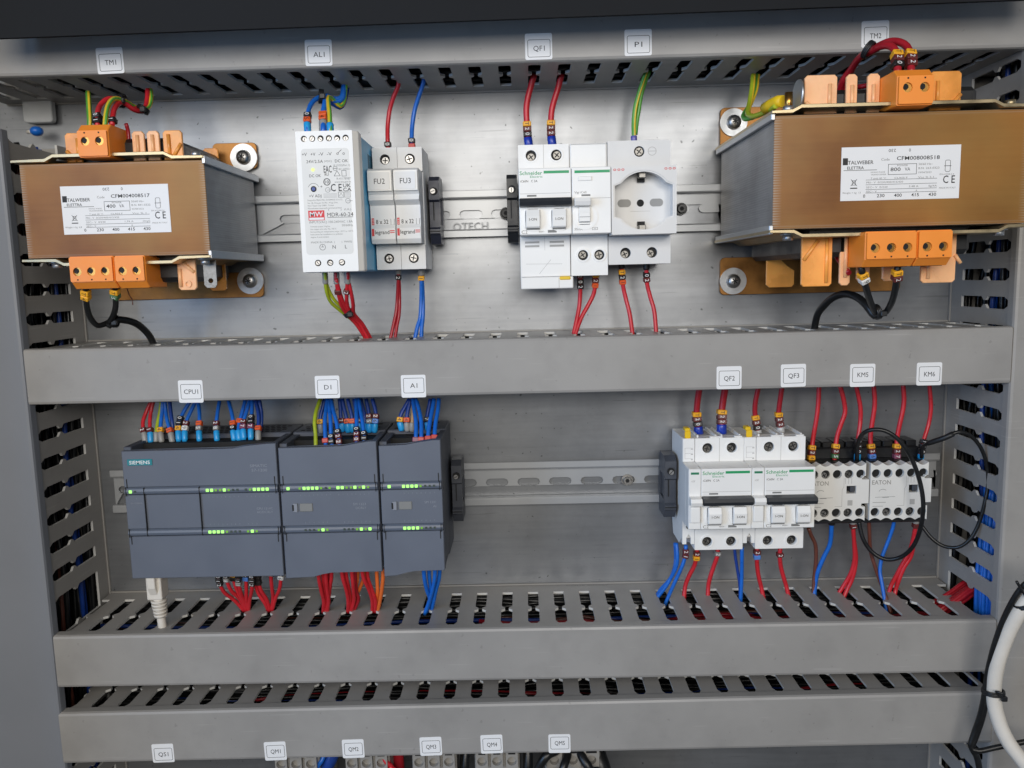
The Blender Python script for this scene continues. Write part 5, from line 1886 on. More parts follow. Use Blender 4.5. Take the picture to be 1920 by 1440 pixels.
TOPS = (
    ('lime earth wire curving into the middle module top', 'lime', None, [(-93.3, -62, -77.3), (-93.9, -58, -69), (-95.2, -54, -60.7), (-95.1, -48, -53), (-93, -42, -45.2)], ()),
    ('blue wire with yellow 4 marker and grey ferrule, behind the lime wire', 'dblue', 'grey', [(-92.6, -46, -70.2), (-93.1, -46, -64.6), (-93.2, -44, -57.7), (-91.8, -42, -52), (-90.3, -40, -45.5)], (('y', '4'),)),
    ('blue wire with red marker at the front edge of the middle module', 'blue', None, [(-84.9, -66, -75.8), (-85.4, -64, -69.2), (-86.7, -58, -60.1), (-87.5, -50, -52.8), (-87.3, -44, -45)], (('r', ''),)),
    ('blue wire with black 0 and 1 markers at the front edge of the middle module', 'blue', None, [(-80.3, -66, -76.7), (-81.2, -64, -70.9), (-82.5, -58, -60.2), (-84.7, -50, -52.9), (-86.5, -44, -45)], (('k', '1'), ('k', '0'))),
    ('blue wire with two brown 2 markers at the front edge of the middle module', 'blue', None, [(-74.9, -66, -76.8), (-75.8, -64, -70.2), (-78.2, -58, -60.3), (-82, -50, -52.9), (-84.6, -44, -45.1)], (('n', '2'), ('n', '2'), ('k', '0'))),
    ('dark blue wire with brown 7 marker, rear row of the middle module', 'dblue', 'cyan', [(-77.1, -46, -69.7), (-76.8, -46, -64.9), (-78.1, -44, -58), (-78.6, -42, -52.3), (-79.2, -40, -45.8)], (('n', '7'),)),
    ('dark blue wire with yellowish orange 4 marker behind the middle module front', 'dblue', 'cyan', [(-72.7, -46, -70.2), (-72.9, -46, -65), (-74.1, -44, -58.1), (-75.9, -42, -52.4), (-77.2, -40, -45.8)], (('o', '4'),)),
    ('dark blue wire, third of the marked rear row of the middle module', 'dblue', 'cyan', [(-69.2, -46, -70.3), (-69.3, -46, -65.1), (-69.8, -44, -58.2), (-71.5, -42, -52.5), (-73.2, -40, -45.9)], (('o', '1'),)),
    ('dark blue wire between the marked pairs, rear row of the middle module', 'dblue', 'cyan', [(-64, -46, -70), (-64.1, -46, -65.2), (-65, -44, -58.3), (-67.1, -42, -52.6), (-68.4, -40, -46)], (('k', '1'),)),
    ('blue wire with brown 2 and black 0 markers over the ramp of the middle module', 'blue', None, [(-62.6, -66, -75.5), (-62.7, -64, -69.7), (-63.5, -58, -60.6), (-65.1, -50, -53.3), (-65.9, -44, -45.5)], (('n', '0'), ('n', '2'), ('k', '0'))),
    ('blue wire with black 1 and 0 markers over the ramp of the middle module', 'blue', None, [(-57.5, -66, -74.9), (-57.3, -64, -69.8), (-59.2, -58, -60.7), (-62, -50, -53.4), (-64, -44, -45.5)], (('k', '1'), ('k', '0'))),
    ('dark blue wire with cyan ferrule hidden behind the ramp pair', 'dblue', 'cyan', [(-60.4, -46, -70.1), (-60.6, -46, -65.3), (-60.2, -44, -58.4), (-61.9, -42, -52.7), (-63.6, -40, -46.1)], ()),
    ('dark blue wire with grey 5 and brown 2 markers, rear row of the middle module', 'dblue', 'cyan', [(-56.9, -46, -70.6), (-56.6, -46, -65.4), (-57.1, -44, -58.5), (-58, -42, -52.8), (-59.6, -40, -46.2)], (('e', '5'), ('n', '2'))),
    ('dark blue wire with blue 6 and brown 2 markers, last of the middle module', 'dblue', 'cyan', [(-53.3, -46, -70.7), (-52.7, -46, -65.4), (-51.9, -44, -58.6), (-52.8, -42, -52.9), (-54.8, -40, -46.3)], (('b', '6'), ('n', '2'))),
)
for lb, col, fe, pts, mk in TOPS:
    wire(lb, col, pts, 1.45, fe, mk, gp, flen=6.5, m0=6.7 if fe else 2)
gp = 'wires into the narrow module top'
TOPS = (
    ('dark blue wire with yellow 4 marker and cyan ferrule, first of the narrow module', 'dblue', 'cyan', [(-33, -46, -69.9), (-34, -46, -65.1), (-33.7, -44, -59), (-30.9, -42, -53.4), (-27, -40, -46.9)], (('y', '4'),)),
    ('dark blue wire with orange 4 marker and grey ferrule of the narrow module', 'dblue', 'grey', [(-28.7, -46, -70.4), (-28.9, -46, -65.2), (-28.9, -44, -59.1), (-27.8, -42, -53.4), (-26.2, -40, -47)], (('o', '4'),)),
    ('tan wire with grey ferrule of the narrow module', 'tan', 'grey', [(-25.1, -46, -70.5), (-24.9, -46, -65.3), (-24.5, -44, -59.2), (-24.2, -42, -53.5), (-23.8, -40, -47)], ()),
    ('blue wire with pink marker at the front edge of the narrow module', 'blue', None, [(-20.4, -66, -76.5), (-20, -64, -69.8), (-20.4, -58, -61.6), (-22.4, -50, -54.2), (-24, -44, -46.4)], (('v', ''),)),
    ('blue wire with red marker, second at the front edge of the narrow module', 'blue', None, [(-16.5, -66, -76.5), (-16.1, -64, -69.9), (-16.6, -58, -61.7), (-18.8, -50, -54.3), (-21.7, -44, -46.5)], (('r', ''),)),
    ('dark wire with black 7 marker and cyan ferrule, rear row of the narrow module', 'dblue', 'cyan', [(-13.2, -46, -70.3), (-13.5, -46, -65.5), (-13.9, -44, -59.4), (-12.7, -42, -53.8), (-11.5, -40, -47.3)], (('k', '7'),)),
    ('blue wire with red marker, third at the front edge of the narrow module', 'blue', None, [(-11.1, -66, -75.9), (-11.2, -64, -70), (-10.4, -58, -61.8), (-9.4, -50, -54.5), (-8.2, -44, -46.8)], (('r', ''),)),
    ('blue wire with red marker, last at the front edge of the narrow module', 'blue', None, [(-6.9, -66, -75.2), (-6.5, -64, -69.4), (-6.1, -58, -61.9), (-5.1, -50, -54.6), (-4.7, -44, -46.8)], (('r', ''),)),
)
for lb, col, fe, pts, mk in TOPS:
    wire(lb, col, pts, 1.5, fe, mk, gp, flen=6.5, m0=6.7 if fe else 2)

# ------------------------------------------------------------------ wires, controller bottoms
gp = 'red wires out of the widest controller bottom'
BOT = (
    ([(-172.3, -58, -172.1), (-173.2, -56, -179.5), (-171.8, -52, -189.5), (-166.5, -46, -198.8), (-161.1, -42, -209.2)], (('k', '0'), ('k', '1'), ('k', '2')), 'first red wire with three black markers under the controller'),
    ([(-166.7, -58, -172.2), (-167.5, -56, -178.8), (-166.1, -52, -188.8), (-162.3, -46, -198.1), (-160.3, -42, -209.2)], (('k', '0'), ('e', '8')), 'second red wire with black and grey markers under the controller'),
    ([(-163, -54, -173), (-163.8, -52, -179.6), (-162.7, -50, -188.8), (-160.7, -46, -198.1), (-159.5, -42, -209.2)], (('y', '4'), ('k', '')), 'third red wire with yellow marker under the controller'),
    ([(-157.6, -58, -172.4), (-158.7, -56, -179), (-159.5, -52, -188.1), (-159.8, -46, -198.1), (-158.7, -42, -209.3)], (('k', ''), ('k', '1'), ('e', '1')), 'fourth red wire with black and grey markers under the controller'),
    ([(-153.8, -54, -173.2), (-154.5, -52, -179.8), (-155.4, -50, -188.9), (-157.4, -46, -198.2), (-157.8, -42, -209.3)], (('k', '2'), ('b', '')), 'fifth red wire with black 2 and blue markers under the controller'),
    ([(-147.6, -58, -172.6), (-148.3, -56, -180), (-150.7, -52, -189.1), (-155, -46, -199.1), (-157.8, -42, -209.3)], (('k', '0'), ('k', '1'), ('k', '2')), 'sixth red wire with three black markers under the controller'),
    ([(-144.1, -54, -173.4), (-145.3, -52, -180.8), (-144.1, -50, -190), (-141.8, -46, -198.5), (-141.3, -42, -209.6)], (('k', ''), ('k', ''), ('k', '')), 'seventh red wire with dark markers under the controller'),
    ([(-148.5, -50, -176.4), (-148.5, -50, -182.3), (-147.3, -48, -192.4), (-143.6, -46, -201), (-142.2, -42, -209.6)], (('k', ''), ('n', '')), 'eighth red wire running low to the second slot under the controller'),
    ([(-133.5, -58, -171.2), (-134.1, -56, -177.8), (-135.2, -52, -187.7), (-136.9, -46, -197.7), (-140.1, -42, -209.6)], (('e', '0'),), 'ninth red wire with grey marker under the controller'),
    ([(-125.5, -58, -171.4), (-126.5, -56, -177.1), (-129.5, -52, -187.8), (-135.3, -46, -198.6), (-139.7, -42, -209.6)], (('k', '0'), ('w', '6')), 'tenth red wire with black 0 and white 6 markers under the controller'),
)
for pts, mk, lb in BOT:
    wire(lb, 'red', pts, 1.4, None, mk, gp, m0=.5)
gp = 'wires out of the middle module bottom'
n_ = 0
ORD = ('first', 'second', 'third', 'fourth', 'fifth', 'sixth', 'seventh', 'eighth', 'ninth', 'tenth', 'eleventh', 'twelfth', 'thirteenth', 'fourteenth', 'fifteenth', 'sixteenth')
for col, pts in (
        ('red', [(-95.8, -66, -167.3), (-96, -64, -175.9), (-96.2, -58, -188.5), (-96.6, -52, -198.5), (-99.1, -46, -209.5)]), ('red', [(-93.3, -62, -168.9), (-93.9, -60, -177.4), (-94.8, -54, -189.3), (-95.9, -50, -199.4), (-98.2, -46, -209.5)]),
        ('red', [(-89.9, -66, -167.5), (-90.8, -64, -176), (-91.7, -58, -187.8), (-92.9, -52, -198.6), (-96.6, -46, -209.6)]), ('dred', [(-89.6, -58, -170.4), (-90.9, -56, -179), (-92.9, -52, -190.2), (-95.6, -48, -200.2), (-98, -44, -210.4)]),
        ('red', [(-86.1, -64, -168.3), (-87.4, -62, -176.8), (-90.6, -56, -187.8), (-92.9, -52, -197.8), (-95.8, -46, -209.6)]),
        ('red', [(-78.5, -66, -167.7), (-78.2, -64, -176.2), (-77.4, -58, -188.1), (-78, -52, -198.9), (-80.2, -46, -209.9)]), ('red', [(-76.3, -62, -169.2), (-76.4, -60, -177.8), (-76.3, -54, -189.7), (-77.2, -50, -199.7), (-79.4, -46, -209.9)]),
        ('red', [(-71.1, -66, -167.8), (-71.1, -64, -176.3), (-72.2, -58, -188.2), (-73.5, -52, -197.3), (-77.8, -46, -209.9)]), ('dred', [(-69.7, -60, -170.1), (-70.5, -58, -178.7), (-71.1, -54, -189.8), (-70.7, -50, -198.2), (-76.6, -44, -210.8)]),
        ('orange', [(-68.6, -56, -171.6), (-69.8, -54, -180.2), (-72.3, -52, -189.7), (-76, -48, -199.7), (-79.1, -44, -210.8)]), ('orange', [(-63.4, -54, -172.4), (-65.4, -52, -181.1), (-69.5, -50, -189.8), (-74.4, -48, -199.8), (-78.3, -44, -210.8)]),
        ('red', [(-63.6, -66, -168), (-62.8, -64, -176.5), (-60.6, -58, -187.6), (-59.8, -52, -198.4), (-61.4, -46, -210.2)]), ('red', [(-60.5, -62, -169.5), (-60.5, -60, -178.1), (-58.6, -56, -189.2), (-57.4, -52, -198.4), (-59, -46, -210.3)]),
        ('orange', [(-54.6, -56, -171.9), (-54.6, -56, -179.7), (-55, -54, -189.3), (-56.9, -50, -198.4), (-61, -44, -211.1)]), ('orange', [(-49, -60, -169.7), (-49.4, -60, -178.3), (-51.4, -56, -188.5), (-53.7, -52, -197.7), (-57.4, -46, -210.3)])):
    wire('%s wire, %s from the controller side under the middle module' % ({'red': 'red', 'dred': 'dark red', 'orange': 'orange'}[col], ORD[n_]), col, pts, 1.45, None, (), gp)
    n_ += 1
gp = 'blue wires out of the narrow module bottom'
for i, pts in enumerate(([(-18.1, -66, -166.4), (-18, -64, -177.4), (-17.2, -58, -189.2), (-16.2, -52, -198.4), (-19.8, -46, -211)], [(-14.7, -62, -168), (-14.9, -60, -179), (-14.6, -56, -190.1), (-16.3, -52, -200.1), (-21.4, -46, -211)],
                         [(-9.5, -66, -166.6), (-10.5, -64, -177.5), (-13.6, -58, -190.1), (-17.1, -52, -200.9), (-20.9, -50, -211)], [(-6.4, -62, -168.1), (-7.8, -60, -179.1), (-11, -56, -190.2), (-13, -52, -198.4), (-16.5, -46, -211.1)])):
    wire('blue wire, %s under the narrow module' % ORD[i], 'blue', pts, 1.5, None, (), gp)

# ------------------------------------------------------------------ wires of the lower breakers
gp = 'wires of the QF2 and QF3 breakers'
wire('thick red wire with black 0, brown 2 and yellow markers above the QF2 breaker', 'dred', [(190, -32, -81.6), (189.1, -32, -75), (188.1, -31, -65.3), (188.6, -32, -54.6), (189.7, -34, -43)], 2.4, 'blue', (('k', '0'), ('n', '2'), ('y', 'T')), gp, flen=7.5)
wire('thick red wire with two brown 2 and yellow markers above the QF2 breaker', 'dred', [(206.4, -34, -81.1), (206.3, -34, -74.2), (206.7, -32, -64.3), (207.8, -32, -54.2), (209.2, -34, -42.7)], 2.6, 'blue', (('n', '2'), ('n', '2'), ('y', 'T')), gp, flen=8.5)
wire('red wire with black 0, brown 2 and yellow markers above the QF3 breaker', 'dred', [(234.6, -32, -81.7), (233.7, -32, -76.4), (232.2, -31, -67.1), (231.8, -32, -57.2), (233.8, -34, -43.2)], 1.9, 'white', (('k', '0'), ('n', '2'), ('y', 'T')), gp, flen=4)
wire('red wire with two brown 2 markers and clear ferrule above the QF3 breaker', 'dred', [(251.8, -32, -81.7), (250.9, -32, -75.5), (249.8, -31, -66.7), (250.1, -32, -57.2), (251.2, -34, -43.6)], 1.9, 'white', (('n', '2'), ('n', '2'), ('y', 'T')), gp, flen=6)
wire('blue wire from the first slim contact module, upper of the crossing three', 'blue', [(172.5, -34, -164.1), (173, -36, -172.7), (172.2, -36, -182.1), (168, -32, -193.8), (162.1, -28, -203), (159.1, -26, -209)], 1.45, None, (), gp)
wire('blue wire from the first slim contact module, lower of the crossing three', 'blue', [(172.4, -30, -165.4), (172.9, -30, -177), (171.3, -32, -186.1), (166.4, -32, -197.2), (160.1, -30, -207.4), (157.6, -30, -210.8)], 1.45, None, (), gp)
wire('blue wire with brown marker between the first slim module and the QF2 breaker', 'blue', [(179, -38, -164.5), (178.7, -38, -173), (175.9, -38, -182.2), (171.4, -36, -194), (167.7, -34, -204.2), (163.5, -34, -214.5)], 1.45, None, (('n', '2'), ('n', '1')), gp, m0=3)
wire('red wire with brown and yellow markers under the QF2 breaker', 'red', [(188.9, -32, -168.5), (188.5, -32, -175.3), (187.3, -30, -183.7), (183.4, -29, -192.6), (180.8, -28, -200.8), (179.2, -30, -211.2)], 1.7, None, (('n', '2'), ('y', '1')), gp, m0=3)
wire('red wire with grey marker under the QF2 breaker', 'red', [(204.8, -32, -168.8), (204.5, -32, -175.6), (202.2, -30, -184.9), (199.6, -29, -194.7), (198.6, -28, -202), (197.8, -30, -211.6)], 1.7, None, (('e', '2'),), gp, m0=3)
wire('dark blue wire from the second slim contact module', 'dblue', [(216.5, -36, -167.7), (217.4, -36, -175.7), (219.1, -36, -186.4), (220.9, -36, -197.5), (221.5, -36, -214.7)], 1.2, None, (), gp)
wire('brighter blue wire from the second slim contact module', 'blue', [(221.1, -40, -166.4), (221.2, -40, -174.4), (221.8, -38, -185.7), (221.9, -37, -197.1), (221.5, -36, -214.7)], 1.5, None, (), gp)
wire('red wire with brown and pale blue markers under the QF3 breaker', 'red', [(235.1, -32, -169.4), (234.8, -32, -176.2), (235.9, -30, -186.4), (237.6, -29, -195.4), (239.7, -28, -202.8), (241.3, -30, -212.4)], 1.7, None, (('n', '2'), ('b', '')), gp, m0=2)
wire('red wire with brown 2 marker under the QF3 breaker', 'red', [(252.7, -32, -169.8), (252.4, -32, -176.6), (254, -30, -185.9), (256.6, -29, -194.9), (259.1, -28, -202.3), (261.1, -30, -212.8)], 1.7, None, (('n', '2'),), gp, m0=4)

gp = 'wires of the contactors'
wire('red wire with yellow T, brown 2 and yellow 4 markers into the KM5 contactor', 'red', [(273.4, -36, -104.7), (273.2, -36, -98.1), (274.8, -34, -85.9), (276.9, -34, -71.6), (278.1, -34, -59.5), (278.5, -34, -43.4)], 1.7, None, (('y', '4'), ('n', '2'), ('y', 'T')), gp, m0=4)
wire('red wire with yellow T, brown 2 and green 5 markers into the KM5 contactor', 'red', [(290.5, -36, -105), (290.8, -36, -98.5), (292.7, -34, -85), (295.6, -34, -74.1), (298.2, -34, -66), (297.5, -34, -57.9), (294, -34, -44.6)], 1.7, None, (('g', '5'), ('n', '2'), ('y', 'T')), gp, m0=5)
wire('red wire with three black markers and cyan ferrule into the KM5 contactor', 'red', [(306.8, -38, -102.4), (307, -38, -95.9), (307.9, -36, -85), (309.9, -34, -72.4), (309.5, -34, -61), (305.8, -34, -44.8)], 1.6, 'cyan', (('k', '0'), ('k', '1'), ('k', '0')), gp, flen=6)
wire('red wire with yellow T, brown 2 and blue 6 markers into the KM6 contactor', 'red', [(319.3, -36, -105.6), (318.6, -36, -98.2), (317.9, -34, -85.6), (318.7, -34, -74.6), (319.9, -34, -64.5), (320.1, -34, -56.4), (318.9, -34, -44.3)], 1.7, None, (('b', '6'), ('n', '2'), ('y', 'T')), gp, m0=5)
wire('red wire with yellow T, brown 2 and violet 7 markers into the KM6 contactor', 'red', [(337.2, -36, -106), (337, -36, -98.6), (337.8, -34, -86), (339.4, -34, -75.1), (341.3, -34, -64.2), (341.8, -34, -56.1), (340.6, -34, -44)], 1.7, None, (('v', '7'), ('n', '2'), ('y', 'T')), gp, m0=5)
wire('red wire with three black markers and cyan ferrule into the KM6 contactor', 'red', [(354.1, -38, -103.5), (354.2, -38, -96.9), (357.1, -36, -86), (360.8, -34, -75.9), (362, -34, -66.2), (361.6, -34, -57.4), (359.9, -34, -43.7)], 1.5, 'cyan', (('k', '0'), ('k', '1'), ('k', '1')), gp, flen=6)
wire('brown wire dropping beside the QF3 breaker', 'brown', [(273.2, -34, -154.3), (275.8, -33, -160.6), (279.9, -31, -168.9), (281, -30, -181.3), (280.8, -28, -194.9), (280, -29, -211)], 1.5, None, (), gp)
wire('blue wire under the KM5 contactor, bending to the brown one', 'blue', [(288.9, -38, -145.8), (289.5, -37, -153.7), (289.8, -34, -167.3), (286.3, -32, -178.1), (282.9, -30, -189.9), (281.8, -28, -200.1), (280.1, -30, -212.3)], 1.7, 'black', (), gp, flen=5)
wire('pair of red wires with brown 1 marker under the KM5 contactor', 'red', [(305, -38, -147), (306, -37, -154.8), (308.5, -34, -169.8), (309.7, -32, -181.1), (308, -30, -192.5), (303.7, -28, -203.1), (299, -28, -210.9)], 1.6, 'grey', (('n', '1'),), gp, flen=3.5, strands=[[(307.5, -35, -163.1), (310.8, -32, -179), (310.4, -31, -190), (308.6, -30, -199), (305.5, -30, -205.8), (301.6, -32, -212.7)]])
wire('brown wire under the KM6 contactor crossing the blue one', 'brown', [(317, -38, -146.4), (318.1, -37, -155.1), (320.3, -35, -171.8), (324, -35, -184.6), (328.1, -36, -197), (329.8, -42, -205.7), (331, -50, -216.8)], 1.4, None, (), gp)
wire('blue wire under the KM6 contactor crossing the brown one', 'blue', [(336.3, -38, -146.8), (335.8, -37, -154.6), (332.7, -36, -166.6), (329, -36, -177.5), (327.3, -37, -188.1), (328, -40, -198), (329.7, -46, -218.5)], 1.4, None, (), gp)
wire('pair of red wires under the KM6 contactor', 'red', [(352.7, -38, -148), (352.7, -37, -155.8), (351.2, -34, -172.7), (346.5, -32, -185.3), (342.9, -30, -195.4), (339.6, -29, -204.3), (337, -30, -213.4)], 1.6, 'grey', (('n', ''),), gp, flen=3, strands=[[(352.6, -36, -161.5), (352.7, -33, -177.3), (347.9, -32, -187.8), (344.7, -31, -198.4), (343.3, -30, -205.7), (341, -32, -212.6)]])
gp = 'thin black looped leads over the contactors'
wire('thin black lead looping over the front of the KM6 contactor', 'black', [(305.1, -42, -101.5), (301.8, -50, -87.2), (300.5, -60, -77.2), (304.6, -66, -72.7), (312.6, -70, -72.9), (321.7, -72, -79.5), (330.4, -72, -92), (337, -72, -108.4), (340.4, -72, -125.9), (341.3, -68, -144.8), (340.4, -60, -161.1), (336, -52, -171.9), (327.8, -46, -176), (319, -42, -171.8), (312.3, -40, -161.5), (309.4, -38, -147.9)], 1.55, None, (), gp)
wire('thin black lead looping from the KM6 contactor out over the vertical duct', 'black', [(352.8, -42, -99.3), (351.2, -46, -90.3), (354, -54, -84.7), (360, -60, -80.5), (367.8, -62, -76.4), (376.3, -62, -78.9), (384.3, -62, -87.6), (389.5, -62, -100.2), (391.3, -62, -114), (389.5, -62, -129.8), (386.8, -60, -146.3), (382.3, -58, -157.7), (376.3, -54, -164.7), (369.2, -48, -165.8), (362.3, -44, -161.2), (356.8, -40, -153.2), (354.3, -38, -147.2)], 1.35, None, (), gp)
b = B()
b.tube(spline([(352.5, -51, -86.5), (356, -56, -83.6), (360, -60, -80.7), (364.8, -62, -77.5)]), 2.0, 10)
tag(obj('shrink_sleeve', b, black_m, None, origin=(358, -58, -82)), 'black shrink sleeve on the looped lead beside the vertical duct', 'sleeve')

# ------------------------------------------------------------------ network plug, heavy cables
t = thing('network_plug', 'white network plug and cable hanging under the widest controller', 'network plug', (-213.7, -70, -185.5))
p = (-213.4, -70, -172.5)
b = B()
b.box(p[0] - 5.6, p[0] + 5.6, -76, -64, p[2] - 13, p[2] + 12, 1.0, 2)
obj('hood', b, W['white'], t)
b = B()
b.prism([(-76, p[2] + 9.5), (-79.5, p[2] + 9), (-79, p[2] - 3), (-76, p[2] - 9)], p[0] - 3.2, p[0] + 2.6, 'x', bev=.4)
obj('latch', b, W['white'], t)
b = B()
b.box(p[0] - 2.4, p[0] + 5.4, -70, -60, p[2] + 12, p[2] + 17, .5)
obj('plug_body', b, F['white'], t)
b = B()
for i in range(5):
    z = p[2] - 14.6 - i * 2.7
    b.cyl((p[0] + .3 + i * .12, -70, z), (p[0] + .3 + i * .12, -70, z - 1.7), 5.6 - i * .22, n=18)
b.cyl((p[0] + .4, -70, p[2] - 12), (p[0] + .8, -70, p[2] - 28), 4.0, 3.6, n=16)
obj('strain_relief', b, W['white'], t)
b = B()
b.tube(spline([(p[0] + .8, -70, p[2] - 26), (p[0] + 1.2, -70, p[2] - 34), (p[0] + 1.6, -69, p[2] - 44), (p[0] + 2, -66, p[2] - 56)]), 3.1, 14)
obj('cable', b, W['white'], t)

wire('thick white cable curving down beside the vertical duct', 'white', [(397.7, -128, -154), (387.9, -126, -169), (381.6, -122, -184.8), (377.2, -116, -206.3), (374.4, -112, -229.5), (374.9, -110, -251), (377.9, -112, -267.4), (382.8, -116, -280.7), (390, -120, -291.5), (399.6, -126, -305.6)], 4.9, name='cable', cat='cable')
wire('thin black cable running along the thick white cable', 'black', [(389.8, -132, -150.9), (382.8, -128, -161.6), (378.2, -124, -171.8), (374.5, -118, -190.4), (371.5, -114, -210.6), (370.3, -110, -231.6), (369.9, -108, -250.8), (368.9, -106, -266.8), (366.4, -104, -282.1), (364.6, -104, -291.7), (368.8, -106, -293.7), (379.2, -108, -290.2), (390.8, -112, -284.8), (406.5, -118, -277.5)], 1.9, name='cable', cat='cable')
wire('second thin black cable below the tie, beside the thick white cable', 'black', [(371.2, -108, -248.5), (370.7, -106, -266.8), (367.9, -104, -283.8), (365.4, -104, -292.5), (368.7, -104, -298.1), (371.4, -104, -307.8), (372.9, -104, -324)], 2.1, name='cable', cat='cable')
cable_tie('black cable tie holding the thick white cable to the thin black one', (374.4, -110, -247.8), 6.6, (0, .1, 1), tail=[(371.1, -119, -242.9), (373.5, -121, -243), (375.6, -121, -243.8)])
cable_tie('black cable tie high on the thick white cable at the picture edge', (383.3, -122, -179.3), 6.0, (-.6, 0, 1), tail=[(376.8, -128, -165.8), (374.6, -128, -162.1)])

# ------------------------------------------------------------------ small things in the upper corner
t = thing('blue_cap', 'bright blue round cap in the upper corner beside the smaller transformer', 'cap', (-300.9, -16, 157.7))
c = (-300.9, -16, 157.7)
b = B()
b.ell(c, 4.6, 5, 3.6)
obj('cap', b, W['blue'], t)
b = B()
b.cyl((c[0] - 8, -14, c[2]), (c[0] - 3, -16, c[2]), 1.3)
obj('stem', b, W['white'], t)
t = thing('cable_clip', 'pale plastic clip plate on the mounting plate above the blue cap', 'clip', (-304.8, -6, 174.4))
c = (-303.7, -8, 173.2)
b = B()
b.prism(rrect(c[0] - 10, c[0] + 12, c[2] - 8, c[2] + 10, 2.5), -10, -4, 'y', bev=.6)
obj('pad', b, F['white'], t)
b = B()
b.ell((c[0] - 14, -14, c[2] + 14), 2.4, 2.4, 1.6)
obj('button', b, W['white'], t)

# ------------------------------------------------------------------ devices peeking out under the lowest duct
def motor_breaker(label, x0, w, n=3):
    t = thing('motor_breaker', label, 'motor breaker', (x0 + w / 2, 0, -360), 'motor breakers under the lowest duct')
    zt = -318
    b = B()
    b.box(x0, x0 + w, -62, -8, -402, zt, .8)
    obj('body', b, duct_in, t)  # body and hoods greyed: the duct's shadow is put into their colour
    pw = w / n
    for i in range(n):
        b = B()
        b.prism([(x0 + i * pw + 1.2, zt - 9), (x0 + (i + 1) * pw - 1.2, zt - 9), (x0 + (i + 1) * pw - 1.2, zt + 4), (x0 + i * pw + 1.2, zt + 4)], -66, -44, 'y', [circ(x0 + (i + .5) * pw, zt - 3.6, 3.6, 16)])
        q = obj('terminal_hood', b, duct_in, t)
        b = B()
        b.box(x0 + i * pw + 3, x0 + (i + 1) * pw - 3, -66.2, -60, zt + 2.0, zt + 4.3)
        b.cyl((x0 + (i + .5) * pw, -50, zt - 3.6), (x0 + (i + .5) * pw, -48, zt - 3.6), 3.5)
        obj('opening', b, void_m, q)
    return t


for lb, x0 in (('motor breaker peeking out under the QM1 sticker', (-138.2, -64, -318.9)[0]), ('motor breaker peeking out under the QM2 sticker', (-84.4, -64, -319.8)[0]), ('motor breaker peeking out under the QM3 sticker', (-33.2, -64, -320.7)[0]), ('motor breaker peeking out under the QM4 sticker', (14.6, -64, -321.4)[0]), ('motor breaker peeking out under the QMS sticker', (68, -64, -322.3)[0])):
    motor_breaker(lb, x0, 34 if 'QMS' not in lb else 42)
gp = 'wires among the motor breakers'
for lb, col, pts, r in (
        ('dark blue wire bundle between the first two motor breakers', 'dblue', [(-108.2, -50, -348.5), (-100.8, -56, -331.3), (-95.3, -56, -320.3), (-94.4, -50, -308.5)], 5.0),
        ('blue wire beside the first motor breaker', 'blue', [(-111.2, -60, -341.8), (-106.5, -62, -327.3), (-101.7, -60, -319.9), (-101, -50, -308.4)], 1.8),
        ('red wire beside the second motor breaker', 'red', [(-46.2, -60, -342.8), (-48.5, -62, -328.2), (-53.9, -62, -321.6), (-58, -50, -311.4)], 1.9),
        ('second red wire beside the second motor breaker', 'red', [(-42.5, -62, -341.5), (-45.8, -64, -328.7), (-50.9, -62, -326.5), (-55.5, -50, -311.4)], 1.9),
        ('dark red wire bundle behind the second motor breaker', 'dred', [(-47.3, -40, -356.2), (-46.8, -44, -339.9), (-46.9, -44, -321.9), (-47, -40, -310.9)], 4.4),
        ('black wire between the third and fourth motor breakers', 'black', [(1.8, -56, -346.3), (1.5, -56, -332.9), (2.5, -52, -317.8), (3.2, -46, -308.1)], 1.8),
        ('thick black wire between the third and fourth motor breakers', 'black', [(8, -60, -343.7), (6.8, -60, -330.4), (7.6, -54, -316.6), (8.1, -46, -308.2)], 2.8),
        ('upright black cable after the fourth motor breaker', 'black', [(54.6, -60, -344.4), (54.9, -60, -331.2), (55.3, -54, -317.4), (55.5, -46, -309)], 3.8),
        ('black cable arching over the last motor breaker, near end', 'black', [(59.5, -70, -337.8), (63, -72, -323.6), (69.6, -72, -313.4), (77.9, -64, -313.4), (84.3, -50, -309.3)], 3.4),
        ('black cable rising from the middle of the last motor breaker', 'black', [(78.7, -74, -335.4), (81.3, -74, -322.6), (85, -66, -317.4), (88.4, -50, -309.4)], 3.2),
        ('black cable arching over the last motor breaker, far end', 'black', [(103.7, -70, -338.5), (100.5, -72, -324.2), (95.4, -66, -317.6), (91.7, -50, -309.5)], 3.4),
        ('wide black cable beyond the last motor breaker', 'black', [(114.3, -60, -345.4), (111.1, -60, -332.1), (107.7, -54, -322.7), (105.2, -46, -312.1)], 7.0),
        ('thin dark wire left of the first motor breaker', 'dblue', [(-293.3, -50, -345.6), (-290.3, -50, -332.1), (-288.4, -46, -324.8), (-287.1, -40, -313.6)], 2.4)):
    wire(lb.replace('left of', 'far out before'), col, pts, r, None, (), gp)

# ------------------------------------------------------------------ wires inside the ducts, seen through slots; extra black ones added to darken
rr = random.Random(11)


